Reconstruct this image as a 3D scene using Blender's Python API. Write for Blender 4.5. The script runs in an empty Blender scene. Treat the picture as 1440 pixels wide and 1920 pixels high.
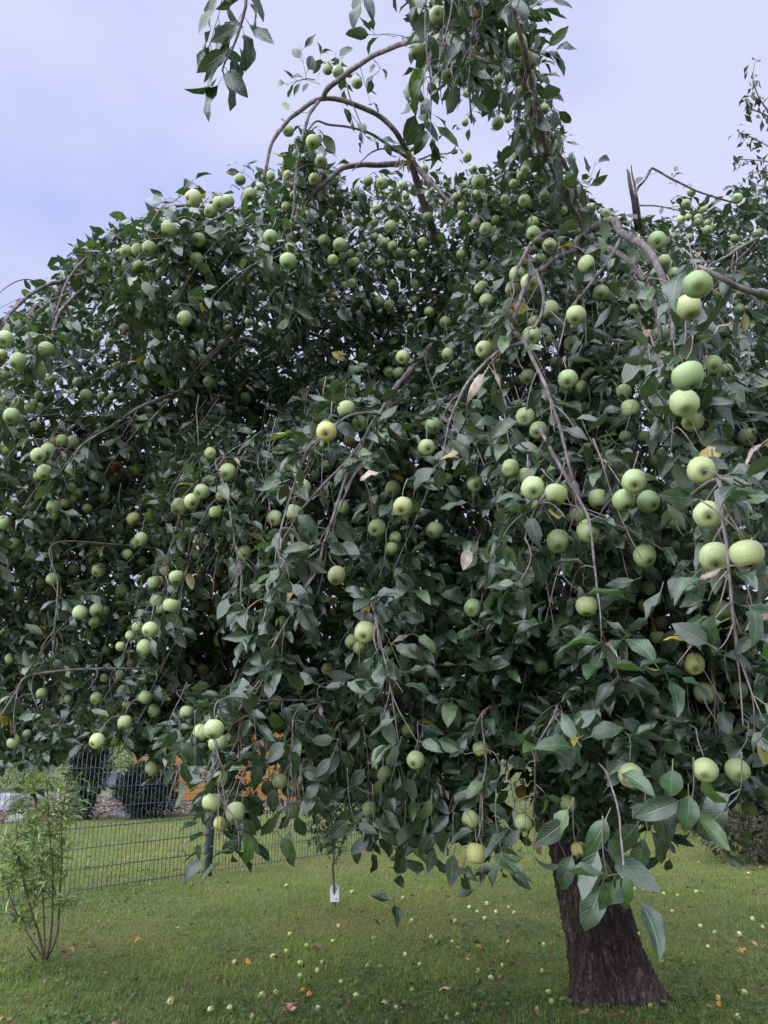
import bpy, math, random
import numpy as np
from mathutils import Vector, Matrix

random.seed(7)
rng = np.random.default_rng(11)
scene = bpy.context.scene
COL = scene.collection

# ------------------------------------------------------------------ camera
FPX = 1441.0                       # focal length in pixels of a 1440 x 1920 frame
PITCH = math.radians(16.2)
CAM_Z = 1.6
cam_data = bpy.data.cameras.new("camera")
cam = bpy.data.objects.new("camera", cam_data)
COL.objects.link(cam)
cam.location = (0, 0, CAM_Z)
cam.rotation_euler = (math.radians(90) + PITCH, 0, 0)
cam_data.sensor_fit = 'VERTICAL'
cam_data.sensor_height = 24.0
cam_data.lens = 24.0 * FPX / 1920.0
cam_data.clip_start = 0.05
cam_data.clip_end = 2000
scene.camera = cam

# ------------------------------------------------------------------ sky, sun, exposure
SUN_EL, SUN_AZ = math.radians(48), math.radians(229)     # azimuth clockwise from +Y
world = bpy.data.worlds.new("World")
scene.world = world
world.use_nodes = True
wn, wl = world.node_tree.nodes, world.node_tree.links
wn.clear()
w_out = wn.new('ShaderNodeOutputWorld')
w_bg = wn.new('ShaderNodeBackground'); w_bg.inputs['Strength'].default_value = 0.05
w_sky = wn.new('ShaderNodeTexSky'); w_sky.sky_type = 'NISHITA'; w_sky.sun_disc = False
w_sky.sun_elevation = SUN_EL; w_sky.sun_rotation = SUN_AZ
w_tc = wn.new('ShaderNodeTexCoord')
w_map = wn.new('ShaderNodeMapping'); w_map.inputs['Scale'].default_value = (1.0, 1.0, 1.6)
w_map.inputs['Location'].default_value = (-0.4435, -2.6633, 2.2201)
w_no = wn.new('ShaderNodeTexNoise'); w_no.inputs['Scale'].default_value = 1.5
w_no.inputs['Detail'].default_value = 5; w_no.inputs['Roughness'].default_value = 0.5
w_rp = wn.new('ShaderNodeValToRGB')
w_rp.color_ramp.elements[0].position = 0.36; w_rp.color_ramp.elements[0].color = (1.62, 1.93, 3.42, 1)
w_rp.color_ramp.elements[1].position = 0.535; w_rp.color_ramp.elements[1].color = (2.52, 2.59, 3.50, 1)
w_mx = wn.new('ShaderNodeMixRGB'); w_mx.inputs['Fac'].default_value = 0.97
wl.new(w_tc.outputs['Generated'], w_map.inputs['Vector'])
wl.new(w_map.outputs['Vector'], w_no.inputs['Vector'])
wl.new(w_no.outputs['Fac'], w_rp.inputs['Fac'])
wl.new(w_sky.outputs['Color'], w_mx.inputs['Color1'])
wl.new(w_rp.outputs['Color'], w_mx.inputs['Color2'])
wl.new(w_mx.outputs['Color'], w_bg.inputs['Color'])
wl.new(w_bg.outputs['Background'], w_out.inputs['Surface'])

sun_data = bpy.data.lights.new("sun", 'SUN')
sun_data.energy = 1.5
sun_data.angle = math.radians(105)          # overcast: a broad soft source
sun_data.color = (0.91, 0.945, 1.0)
sun = bpy.data.objects.new("sun", sun_data)
COL.objects.link(sun)
sun_dir = Vector((math.sin(SUN_AZ) * math.cos(SUN_EL), math.cos(SUN_AZ) * math.cos(SUN_EL), math.sin(SUN_EL)))
sun.rotation_euler = sun_dir.to_track_quat('Z', 'Y').to_euler()
sun.location = sun_dir * 30

scene.view_settings.view_transform = 'Standard'
scene.view_settings.look = 'None'
scene.view_settings.gamma = 1.0
scene.view_settings.exposure = 2.5
scene.cycles.max_bounces = 6
scene.cycles.diffuse_bounces = 4
scene.cycles.transmission_bounces = 3
scene.cycles.use_denoising = True

CP, SP = math.cos(PITCH), math.sin(PITCH)

def at(x, y, d):
    """the point at depth d (metres along the view axis) that the photograph shows at pixel x, y"""
    u = (x - 720.0) / FPX; v = (960.0 - y) / FPX
    return np.array((u * d, (CP - v * SP) * d, CAM_Z + (SP + v * CP) * d))

def ground(x, y, z=0.0):
    u = (x - 720.0) / FPX; v = (960.0 - y) / FPX
    d = (z - CAM_Z) / (SP + v * CP)
    return at(x, y, d)

def project(p):
    p = np.asarray(p, float)
    q = p - np.array((0, 0, CAM_Z))
    dep = q[..., 1] * CP + q[..., 2] * SP
    up = -q[..., 1] * SP + q[..., 2] * CP
    dd = np.where(np.abs(dep) < 1e-4, 1e-4, dep)
    return 720 + FPX * q[..., 0] / dd, 960 - FPX * up / dd, dep

# ------------------------------------------------------------------ helpers
def norm(v):
    v = np.asarray(v, float)
    return v / np.maximum(np.linalg.norm(v, axis=-1, keepdims=True), 1e-9)

def tag(o, label=None, cat=None, group=None, kind=None):
    if label: o['label'] = label
    if cat: o['category'] = cat
    if group: o['group'] = group
    if kind: o['kind'] = kind
    return o

def np_mesh(name, verts, loops, starts, totals, mat=None, smooth=True, color=None, uv=None):
    me = bpy.data.meshes.new(name)
    verts = np.asarray(verts, np.float32).reshape(-1, 3)
    loops = np.asarray(loops, np.int32)
    me.vertices.add(len(verts)); me.vertices.foreach_set('co', verts.ravel())
    me.loops.add(len(loops)); me.loops.foreach_set('vertex_index', loops)
    me.polygons.add(len(starts))
    me.polygons.foreach_set('loop_start', np.asarray(starts, np.int32))
    me.polygons.foreach_set('loop_total', np.asarray(totals, np.int32))
    if smooth:
        me.polygons.foreach_set('use_smooth', np.ones(len(starts), bool))
    if color is not None:
        a = me.attributes.new('tint', 'FLOAT_COLOR', 'POINT')
        c = np.ones((len(verts), 4), np.float32); c[:, :3] = color
        a.data.foreach_set('color', c.ravel())
    if uv is not None:
        l = me.uv_layers.new(name='UVMap')
        l.data.foreach_set('uv', np.asarray(uv, np.float32)[loops].ravel())
    me.update(calc_edges=True)
    if mat: me.materials.append(mat)
    return me

def py_mesh(name, verts, faces, mat=None, smooth=False):
    me = bpy.data.meshes.new(name)
    me.from_pydata([tuple(map(float, v)) for v in verts], [], [tuple(map(int, f)) for f in faces])
    if smooth:
        me.polygons.foreach_set('use_smooth', [True] * len(me.polygons))
    if mat: me.materials.append(mat)
    me.update()
    return me

def add(name, mesh, parent=None, loc=None):
    o = bpy.data.objects.new(name, mesh)
    COL.objects.link(o)
    if parent is not None: o.parent = parent
    if loc is not None: o.location = tuple(map(float, loc))
    return o

def empty(name, loc=(0, 0, 0)):
    o = bpy.data.objects.new(name, None)
    o.empty_display_size = 0.2
    COL.objects.link(o)
    o.location = tuple(map(float, loc))
    return o

def quads(verts, faces):
    faces = np.asarray(faces, np.int32)
    n, k = faces.shape
    return faces.ravel(), np.arange(n) * k, np.full(n, k)

class Soup:
    """collects mixed faces of many small pieces into one mesh"""
    def __init__(s): s.v = []; s.l = []; s.t = []; s.n = 0; s.c = []; s.uv = []
    def add(s, v, f, c=None, uv=None):
        v = np.asarray(v, float); f = np.asarray(f, np.int64)
        s.v.append(v); s.l.append((f + s.n).ravel()); s.t.append(np.full(len(f), f.shape[1]))
        if c is not None: s.c.append(np.broadcast_to(np.asarray(c, float), (len(v), 3)))
        if uv is not None: s.uv.append(uv)
        s.n += len(v)
    def mesh(s, name, mat, smooth=True):
        t = np.concatenate(s.t)
        st = np.concatenate(([0], np.cumsum(t)[:-1]))
        return np_mesh(name, np.concatenate(s.v), np.concatenate(s.l), st, t, mat, smooth,
                       np.concatenate(s.c) if s.c else None, np.concatenate(s.uv) if s.uv else None)

def box(cx, cy, cz, sx, sy, sz):
    x, y, z = sx / 2, sy / 2, sz / 2
    v = [(cx + a * x, cy + b * y, cz + c * z) for c in (-1, 1) for b in (-1, 1) for a in (-1, 1)]
    f = [(0, 2, 3, 1), (4, 5, 7, 6), (0, 1, 5, 4), (2, 6, 7, 3), (0, 4, 6, 2), (1, 3, 7, 5)]
    return np.array(v, float), np.array(f)

def catmull(P, n):
    P = np.asarray(P, float)
    if len(P) == 2:
        t = np.linspace(0, 1, n)[:, None]
        return P[0] * (1 - t) + P[1] * t
    Q = np.vstack((2 * P[0] - P[1], P, 2 * P[-1] - P[-2]))
    seg = np.linspace(0, len(P) - 1 - 1e-6, n)
    i = seg.astype(int); t = (seg - i)[:, None]
    a, b, c, d = Q[i], Q[i + 1], Q[i + 2], Q[i + 3]
    return 0.5 * (2 * b + (c - a) * t + (2 * a - 5 * b + 4 * c - d) * t ** 2 + (3 * b - a - 3 * c + d) * t ** 3)

def tube(path, radii, sides=8, cap=True, bumps=0.0):
    path = np.asarray(path, float); n = len(path)
    radii = np.broadcast_to(np.asarray(radii, float), (n,))
    T = norm(np.gradient(path, axis=0))
    ref = np.array((0, 0, 1.0)) if abs(T[0][2]) < 0.9 else np.array((1.0, 0, 0))
    N = norm(np.cross(T[0], ref)); Ns = []
    for k in range(n):
        N = norm(N - np.dot(N, T[k]) * T[k]); Ns.append(N)
    Ns = np.array(Ns); Bs = np.cross(T, Ns)
    a = np.linspace(0, 2 * np.pi, sides, endpoint=False)
    r = radii[:, None] * np.ones((1, sides))
    if bumps:
        r = r * (1 + bumps * rng.standard_normal((n, 1)) + 0.5 * bumps * rng.standard_normal((n, sides)))
    V = path[:, None, :] + r[..., None] * (np.cos(a)[None, :, None] * Ns[:, None, :] + np.sin(a)[None, :, None] * Bs[:, None, :])
    V = V.reshape(-1, 3)
    i, j = np.meshgrid(np.arange(n - 1), np.arange(sides), indexing='ij')
    j2 = (j + 1) % sides
    F = np.stack((i * sides + j, i * sides + j2, (i + 1) * sides + j2, (i + 1) * sides + j), -1).reshape(-1, 4)
    if cap:
        V = np.vstack((V, path[-1] + T[-1] * radii[-1] * 0.6, path[0]))
        tip, root = n * sides, n * sides + 1
        k = np.arange(sides); k2 = (k + 1) % sides
        b = (n - 1) * sides
        F = np.vstack((F, np.stack((b + k, b + k2, np.full(sides, tip), np.full(sides, tip)), -1)))
        tri1 = F[-sides:, :3]
        F = F[:-sides]
        tri2 = np.stack((k2, k, np.full(sides, root)), -1)
        return V, F, np.vstack((tri1, tri2))
    return V, F, None

def add_tube(soup, path, radii, sides=6, c=None, bumps=0.0):
    V, F, Tr = tube(path, radii, sides, True, bumps)
    n0 = soup.n
    soup.add(V, F, c)
    if Tr is not None:
        soup.l.append((Tr + n0).ravel()); soup.t.append(np.full(len(Tr), 3))

def in_poly(x, y, poly):
    x = np.asarray(x, float); y = np.asarray(y, float)
    r = np.zeros(x.shape, bool)
    n = len(poly)
    for i in range(n):
        x1, y1 = poly[i]; x2, y2 = poly[(i + 1) % n]
        c = (y1 > y) != (y2 > y)
        xx = (x2 - x1) * (y - y1) / ((y2 - y1) if y2 != y1 else 1e-9) + x1
        r ^= c & (x < xx)
    return r

# ------------------------------------------------------------------ materials
def mat_new(name):
    m = bpy.data.materials.new(name); m.use_nodes = True
    nt = m.node_tree; nt.nodes.clear()
    out = nt.nodes.new('ShaderNodeOutputMaterial')
    b = nt.nodes.new('ShaderNodeBsdfPrincipled')
    nt.links.new(b.outputs[0], out.inputs['Surface'])
    return m, nt, b, out

def N(nt, typ, **kw):
    n = nt.nodes.new(typ)
    for k, v in kw.items():
        if k in n.inputs: n.inputs[k].default_value = v
        else: setattr(n, k, v)
    return n

def ramp(nt, src, stops):
    r = nt.nodes.new('ShaderNodeValToRGB')
    e = r.color_ramp.elements
    while len(e) < len(stops): e.new(0.5)
    for k, (p, c) in enumerate(stops):
        e[k].position = p; e[k].color = (*c, 1) if len(c) == 3 else c
    nt.links.new(src, r.inputs['Fac'])
    return r

def noise_mat(name, stops, scale=8, detail=6, rough=0.8, bump=0.2, stretch=(1, 1, 1), spec=0.3, bump_dist=0.01, coord='Object'):
    m, nt, b, out = mat_new(name)
    tc = N(nt, 'ShaderNodeTexCoord'); mp = N(nt, 'ShaderNodeMapping', Scale=stretch)
    no = N(nt, 'ShaderNodeTexNoise', Scale=scale, Detail=detail, Roughness=0.6)
    nt.links.new(tc.outputs[coord], mp.inputs[0]); nt.links.new(mp.outputs[0], no.inputs['Vector'])
    r = ramp(nt, no.outputs['Fac'], stops)
    nt.links.new(r.outputs['Color'], b.inputs['Base Color'])
    b.inputs['Roughness'].default_value = rough
    b.inputs['Specular IOR Level'].default_value = spec
    if bump:
        bp = N(nt, 'ShaderNodeBump', Strength=bump, Distance=bump_dist)
        nt.links.new(no.outputs['Fac'], bp.inputs['Height']); nt.links.new(bp.outputs[0], b.inputs['Normal'])
    return m

def leaf_material(name, under=(0.11, 0.135, 0.095), gloss=0.24, spots=True, veins=True, trans=0.18, spec=0.85):
    m, nt, b, out = mat_new(name)
    L = nt.links
    at_ = N(nt, 'ShaderNodeAttribute', attribute_name='tint')
    uv = N(nt, 'ShaderNodeUVMap')
    sep = N(nt, 'ShaderNodeSeparateXYZ'); L.new(uv.outputs[0], sep.inputs[0])
    gp = N(nt, 'ShaderNodeNewGeometry')
    nv = N(nt, 'ShaderNodeTexNoise', Scale=45.0, Detail=3.0); L.new(gp.outputs['Position'], nv.inputs['Vector'])
    rv = ramp(nt, nv.outputs['Fac'], [(0.3, (0.62, 0.66, 0.7)), (0.5, (1, 1, 1)), (0.72, (1.5, 1.4, 1.25))])
    mv = N(nt, 'ShaderNodeMixRGB', blend_type='MULTIPLY'); mv.inputs['Fac'].default_value = 1.0
    L.new(at_.outputs['Color'], mv.inputs['Color1']); L.new(rv.outputs['Color'], mv.inputs['Color2'])
    col = mv.outputs['Color']
    geo = N(nt, 'ShaderNodeNewGeometry')
    if veins:
        # midrib and side veins, from the leaf's own UV (u = across -1..1 mapped 0..1, v = along)
        ax = N(nt, 'ShaderNodeMath', operation='SUBTRACT'); L.new(sep.outputs[0], ax.inputs[0]); ax.inputs[1].default_value = 0.5
        ab = N(nt, 'ShaderNodeMath', operation='ABSOLUTE'); L.new(ax.outputs[0], ab.inputs[0])
        mid = N(nt, 'ShaderNodeMapRange'); L.new(ab.outputs[0], mid.inputs['Value'])
        mid.inputs['From Min'].default_value = 0.015; mid.inputs['From Max'].default_value = 0.05
        mid.inputs['To Min'].default_value = 1.0; mid.inputs['To Max'].default_value = 0.0
        mul = N(nt, 'ShaderNodeMath', operation='MULTIPLY_ADD'); L.new(ab.outputs[0], mul.inputs[0]); mul.inputs[1].default_value = -0.55
        L.new(sep.outputs[1], mul.inputs[2])
        sc = N(nt, 'ShaderNodeMath', operation='MULTIPLY'); L.new(mul.outputs[0], sc.inputs[0]); sc.inputs[1].default_value = 9 * 6.283
        sn = N(nt, 'ShaderNodeMath', operation='SINE'); L.new(sc.outputs[0], sn.inputs[0])
        vn = N(nt, 'ShaderNodeMapRange'); L.new(sn.outputs[0], vn.inputs['Value'])
        vn.inputs['From Min'].default_value = 0.75; vn.inputs['From Max'].default_value = 1.0
        mx = N(nt, 'ShaderNodeMath', operation='MAXIMUM'); L.new(mid.outputs[0], mx.inputs[0])
        h = N(nt, 'ShaderNodeMath', operation='MULTIPLY'); L.new(vn.outputs[0], h.inputs[0]); h.inputs[1].default_value = 0.45
        L.new(h.outputs[0], mx.inputs[1])
        lite = N(nt, 'ShaderNodeMixRGB', blend_type='ADD'); lite.inputs['Color2'].default_value = (0.035, 0.045, 0.022, 1)
        L.new(mx.outputs[0], lite.inputs['Fac']); L.new(col, lite.inputs['Color1'])
        col = lite.outputs['Color']
        bp = N(nt, 'ShaderNodeBump', Strength=0.5, Distance=0.0015); bp.invert = True
        no2 = N(nt, 'ShaderNodeTexNoise', Scale=90.0, Detail=2.0)
        ad = N(nt, 'ShaderNodeMath', operation='ADD'); L.new(mx.outputs[0], ad.inputs[0]); L.new(no2.outputs['Fac'], ad.inputs[1])
        tcg = N(nt, 'ShaderNodeTexCoord'); L.new(tcg.outputs['Object'], no2.inputs['Vector'])
        L.new(ad.outputs[0], bp.inputs['Height']); L.new(bp.outputs[0], b.inputs['Normal'])
    if spots:
        tc = N(nt, 'ShaderNodeNewGeometry')
        no = N(nt, 'ShaderNodeTexNoise', Scale=26.0, Detail=3.0, Roughness=0.6)
        L.new(tc.outputs['Position'], no.inputs['Vector'])
        r = ramp(nt, no.outputs['Fac'], [(0.0, (1, 1, 1)), (0.69, (1, 1, 1)), (0.73, (0.0, 0.0, 0.0))])
        inv = N(nt, 'ShaderNodeMixRGB'); inv.inputs['Color1'].default_value = (0.15, 0.085, 0.045, 1)
        L.new(r.outputs['Color'], inv.inputs['Fac']); L.new(col, inv.inputs['Color2'])
        col = inv.outputs['Color']
    un = N(nt, 'ShaderNodeMixRGB'); un.inputs['Fac'].default_value = 0.62
    un.inputs['Color2'].default_value = (*under, 1); L.new(col, un.inputs['Color1'])
    side = N(nt, 'ShaderNodeMixRGB'); L.new(geo.outputs['Backfacing'], side.inputs['Fac'])
    L.new(col, side.inputs['Color1']); L.new(un.outputs['Color'], side.inputs['Color2'])
    L.new(side.outputs['Color'], b.inputs['Base Color'])
    rg = N(nt, 'ShaderNodeMapRange'); L.new(geo.outputs['Backfacing'], rg.inputs['Value'])
    rg.inputs['To Min'].default_value = gloss; rg.inputs['To Max'].default_value = 0.75
    L.new(rg.outputs[0], b.inputs['Roughness'])
    b.inputs['Specular IOR Level'].default_value = spec
    if trans:
        tr = N(nt, 'ShaderNodeBsdfTranslucent')
        tcx = N(nt, 'ShaderNodeMixRGB', blend_type='MULTIPLY'); tcx.inputs['Fac'].default_value = 1
        tcx.inputs['Color2'].default_value = (1.9, 2.3, 0.7, 1)
        L.new(col, tcx.inputs['Color1']); L.new(tcx.outputs['Color'], tr.inputs['Color'])
        ms = N(nt, 'ShaderNodeMixShader'); ms.inputs['Fac'].default_value = trans
        L.new(b.outputs[0], ms.inputs[1]); L.new(tr.outputs[0], ms.inputs[2]); L.new(ms.outputs[0], out.inputs['Surface'])
    return m

M_LEAF = leaf_material('apple_leaf')
M_LEAF2 = leaf_material('small_tree_leaf', spots=False, veins=False, gloss=0.5, spec=0.4, under=(0.055, 0.08, 0.045))
M_NARROW = leaf_material('narrow_leaf', spots=False, veins=False, gloss=0.5, trans=0.2)
M_GRASS = leaf_material('grass_blade', spots=False, veins=False, gloss=0.65, trans=0.2, spec=0.25, under=(0.09, 0.13, 0.05))
M_DEAD = leaf_material('dead_leaf', spots=False, veins=False, gloss=0.8, trans=0.0, spec=0.2, under=(0.22, 0.15, 0.10))
M_NEEDLE = leaf_material('conifer_needles', spots=False, veins=False, gloss=0.7, trans=0.0, spec=0.2, under=(0.03, 0.05, 0.03))
def bark_material():
    m, nt, b, out = mat_new('trunk_bark')
    L = nt.links
    tc = N(nt, 'ShaderNodeTexCoord')
    nw = N(nt, 'ShaderNodeTexNoise', Scale=7.0, Detail=4.0); L.new(tc.outputs['Object'], nw.inputs['Vector'])
    wv = N(nt, 'ShaderNodeVectorMath', operation='SCALE'); wv.inputs['Scale'].default_value = 0.10; L.new(nw.outputs['Color'], wv.inputs[0])
    av = N(nt, 'ShaderNodeVectorMath', operation='ADD'); L.new(tc.outputs['Object'], av.inputs[0]); L.new(wv.outputs[0], av.inputs[1])
    mp = N(nt, 'ShaderNodeMapping', Scale=(30, 30, 4.5)); L.new(av.outputs[0], mp.inputs[0])
    vo = N(nt, 'ShaderNodeTexVoronoi', feature='DISTANCE_TO_EDGE', Scale=1.0); L.new(mp.outputs[0], vo.inputs['Vector'])
    mp2 = N(nt, 'ShaderNodeMapping', Scale=(85, 85, 11)); L.new(av.outputs[0], mp2.inputs[0])
    n2 = N(nt, 'ShaderNodeTexNoise', Scale=1.0, Detail=8.0, Roughness=0.7); L.new(mp2.outputs[0], n2.inputs['Vector'])
    n3 = N(nt, 'ShaderNodeTexNoise', Scale=3.0, Detail=5.0); L.new(tc.outputs['Object'], n3.inputs['Vector'])
    pl = N(nt, 'ShaderNodeMapRange'); pl.inputs['From Max'].default_value = 0.35; L.new(vo.outputs['Distance'], pl.inputs['Value'])
    pl.inputs['To Max'].default_value = 0.22
    h = N(nt, 'ShaderNodeMath', operation='ADD'); L.new(n2.outputs['Fac'], h.inputs[0]); L.new(pl.outputs[0], h.inputs[1])
    col = ramp(nt, h.outputs[0], [(0.38, (0.020, 0.015, 0.014)), (0.58, (0.058, 0.045, 0.040)), (0.74, (0.125, 0.10, 0.091)), (0.95, (0.24, 0.20, 0.185))])
    big = ramp(nt, n3.outputs['Fac'], [(0.3, (0.6, 0.58, 0.6)), (0.55, (1, 1, 1)), (0.75, (1.7, 1.65, 1.65))])
    mu = N(nt, 'ShaderNodeMixRGB', blend_type='MULTIPLY'); mu.inputs['Fac'].default_value = 1; L.new(col.outputs['Color'], mu.inputs['Color1']); L.new(big.outputs['Color'], mu.inputs['Color2'])
    L.new(mu.outputs['Color'], b.inputs['Base Color'])
    b.inputs['Roughness'].default_value = 0.95; b.inputs['Specular IOR Level'].default_value = 0.12
    bp = N(nt, 'ShaderNodeBump', Strength=1.0, Distance=0.02); L.new(h.outputs[0], bp.inputs['Height']); L.new(bp.outputs[0], b.inputs['Normal'])
    return m
M_BARK = bark_material()
M_BRANCH = noise_mat('branch_bark', [(0.3, (0.055, 0.046, 0.048)), (0.52, (0.15, 0.125, 0.13)), (0.75, (0.27, 0.24, 0.24))],
                     scale=30, detail=6, rough=0.8, bump=0.5, spec=0.25, bump_dist=0.004)
M_TWIG = noise_mat('twig_bark', [(0.3, (0.11, 0.082, 0.082)), (0.7, (0.27, 0.22, 0.22))], scale=40, detail=3, rough=0.75, bump=0.2, spec=0.25, bump_dist=0.002)

def apple_material():
    m, nt, b, out = mat_new('apple_skin')
    L = nt.links
    oi = N(nt, 'ShaderNodeObjectInfo')
    tc = N(nt, 'ShaderNodeTexCoord')
    sep = N(nt, 'ShaderNodeSeparateXYZ'); L.new(tc.outputs['Object'], sep.inputs[0])
    no = N(nt, 'ShaderNodeTexNoise', Scale=16.0, Detail=4.0, Roughness=0.6)
    addv = N(nt, 'ShaderNodeVectorMath', operation='ADD')
    L.new(tc.outputs['Object'], addv.inputs[0]); L.new(oi.outputs['Location'], addv.inputs[1])
    L.new(addv.outputs[0], no.inputs['Vector'])
    # oi.color = base colour of this apple
    var = ramp(nt, no.outputs['Fac'], [(0.28, (0.68, 0.80, 0.68)), (0.5, (1, 1, 1)), (0.74, (1.22, 1.10, 1.04))])
    mu = N(nt, 'ShaderNodeMixRGB', blend_type='MULTIPLY'); mu.inputs['Fac'].default_value = 1
    L.new(oi.outputs['Color'], mu.inputs['Color1']); L.new(var.outputs['Color'], mu.inputs['Color2'])
    # lenticels
    vo = N(nt, 'ShaderNodeTexVoronoi', Scale=190.0)
    L.new(addv.outputs[0], vo.inputs['Vector'])
    dots = ramp(nt, vo.outputs['Distance'], [(0.0, (1, 1, 1)), (0.13, (1, 1, 1)), (0.2, (0, 0, 0))])
    m2 = N(nt, 'ShaderNodeMixRGB'); m2.inputs['Color2'].default_value = (0.62, 0.66, 0.42, 1)
    dm = N(nt, 'ShaderNodeMath', operation='MULTIPLY'); dm.inputs[1].default_value = 0.12; L.new(dots.outputs['Color'], dm.inputs[0])
    L.new(dm.outputs[0], m2.inputs['Fac']); L.new(mu.outputs['Color'], m2.inputs['Color1'])
    # scab and russet specks
    n2 = N(nt, 'ShaderNodeTexNoise', Scale=38.0, Detail=3.0); L.new(addv.outputs[0], n2.inputs['Vector'])
    sp = ramp(nt, n2.outputs['Fac'], [(0.0, (0, 0, 0)), (0.645, (0, 0, 0)), (0.70, (1, 1, 1))])
    m3 = N(nt, 'ShaderNodeMixRGB'); m3.inputs['Color2'].default_value = (0.10, 0.075, 0.035, 1)
    sm = N(nt, 'ShaderNodeMath', operation='MULTIPLY'); sm.inputs[1].default_value = 0.75; L.new(sp.outputs['Color'], sm.inputs[0])
    L.new(sm.outputs[0], m3.inputs['Fac']); L.new(m2.outputs['Color'], m3.inputs['Color1'])
    # russet in the calyx and stem hollows: by distance from the core axis
    sq = N(nt, 'ShaderNodeVectorMath', operation='LENGTH')
    cb = N(nt, 'ShaderNodeCombineXYZ'); L.new(sep.outputs[0], cb.inputs[0]); L.new(sep.outputs[1], cb.inputs[1]); L.new(cb.outputs[0], sq.inputs[0])
    rs = N(nt, 'ShaderNodeMapRange'); L.new(sq.outputs['Value'], rs.inputs['Value'])
    rs.inputs['From Min'].default_value = 0.07; rs.inputs['From Max'].default_value = 0.26
    rs.inputs['To Min'].default_value = 0.85; rs.inputs['To Max'].default_value = 0.0
    m4 = N(nt, 'ShaderNodeMixRGB'); m4.inputs['Color2'].default_value = (0.13, 0.14, 0.05, 1)
    L.new(rs.outputs[0], m4.inputs['Fac']); L.new(m3.outputs['Color'], m4.inputs['Color1'])
    L.new(m4.outputs['Color'], b.inputs['Base Color'])
    b.inputs['Roughness'].default_value = 0.5
    b.inputs['Specular IOR Level'].default_value = 0.4
    b.inputs['Subsurface Weight'].default_value = 0.0
    return m
M_APPLE = apple_material()
M_STEM = noise_mat('apple_stem', [(0.3, (0.07, 0.05, 0.03)), (0.7, (0.16, 0.13, 0.07))], scale=20, rough=0.8, bump=0)
M_CALYX = noise_mat('apple_calyx', [(0.3, (0.02, 0.015, 0.01)), (0.7, (0.09, 0.075, 0.045))], scale=20, rough=0.9, bump=0)

# ------------------------------------------------------------------ ground
def lawn_material():
    m, nt, b, out = mat_new('lawn_soil')
    L = nt.links
    g = N(nt, 'ShaderNodeNewGeometry')
    n1 = N(nt, 'ShaderNodeTexNoise', Scale=0.9, Detail=6.0, Roughness=0.65); L.new(g.outputs['Position'], n1.inputs['Vector'])
    n2 = N(nt, 'ShaderNodeTexNoise', Scale=24.0, Detail=6.0, Roughness=0.7); L.new(g.outputs['Position'], n2.inputs['Vector'])
    r1 = ramp(nt, n1.outputs['Fac'], [(0.3, (0.075, 0.10, 0.032)), (0.5, (0.11, 0.125, 0.045)), (0.72, (0.15, 0.12, 0.06))])
    r2 = ramp(nt, n2.outputs['Fac'], [(0.3, (0.45, 0.45, 0.4)), (0.5, (0.9, 0.9, 0.85)), (0.7, (1.35, 1.3, 1.2))])
    mu = N(nt, 'ShaderNodeMixRGB', blend_type='MULTIPLY'); mu.inputs['Fac'].default_value = 1
    L.new(r1.outputs['Color'], mu.inputs['Color1']); L.new(r2.outputs['Color'], mu.inputs['Color2'])
    L.new(mu.outputs['Color'], b.inputs['Base Color'])
    b.inputs['Roughness'].default_value = 0.95; b.inputs['Specular IOR Level'].default_value = 0.1
    bp = N(nt, 'ShaderNodeBump', Strength=0.6, Distance=0.02); L.new(n2.outputs['Fac'], bp.inputs['Height']); L.new(bp.outputs[0], b.inputs['Normal'])
    return m
M_LAWN = lawn_material()
S = 600.0
o = add('lawn', py_mesh('lawn', [(-S, -S, 0), (S, -S, 0), (S, S, 0), (-S, S, 0)], [(0, 1, 2, 3)], M_LAWN))
tag(o, kind='structure')

TR_BASE = ground(1152, 1868)           # trunk foot
TR_BASE[2] = 0.0
FENCE_A = np.array((-2.09, 9.96)); FENCE_D = norm(np.array((1.0, 1.07)))

def fence_side(x, y):                  # > 0 beyond the fence
    d = np.stack((x - FENCE_A[0], y - FENCE_A[1]), -1)
    return FENCE_D[0] * d[..., 1] - FENCE_D[1] * d[..., 0]

def vnoise(x, y, s, seed=0):
    """cheap smooth value noise in -1..1"""
    r = np.random.default_rng(seed)
    v = np.zeros_like(x)
    amp = 1.0; tot = 0
    for k in range(4):
        a = r.uniform(0, 6.28, 6); ph = r.uniform(0, 6.28, 6)
        for q in range(6):
            v += amp * np.sin(s * (np.cos(a[q]) * x + np.sin(a[q]) * y) + ph[q]) / 6
        tot += amp; amp *= 0.7; s *= 2.1
    return v / tot * 2.2

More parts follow.
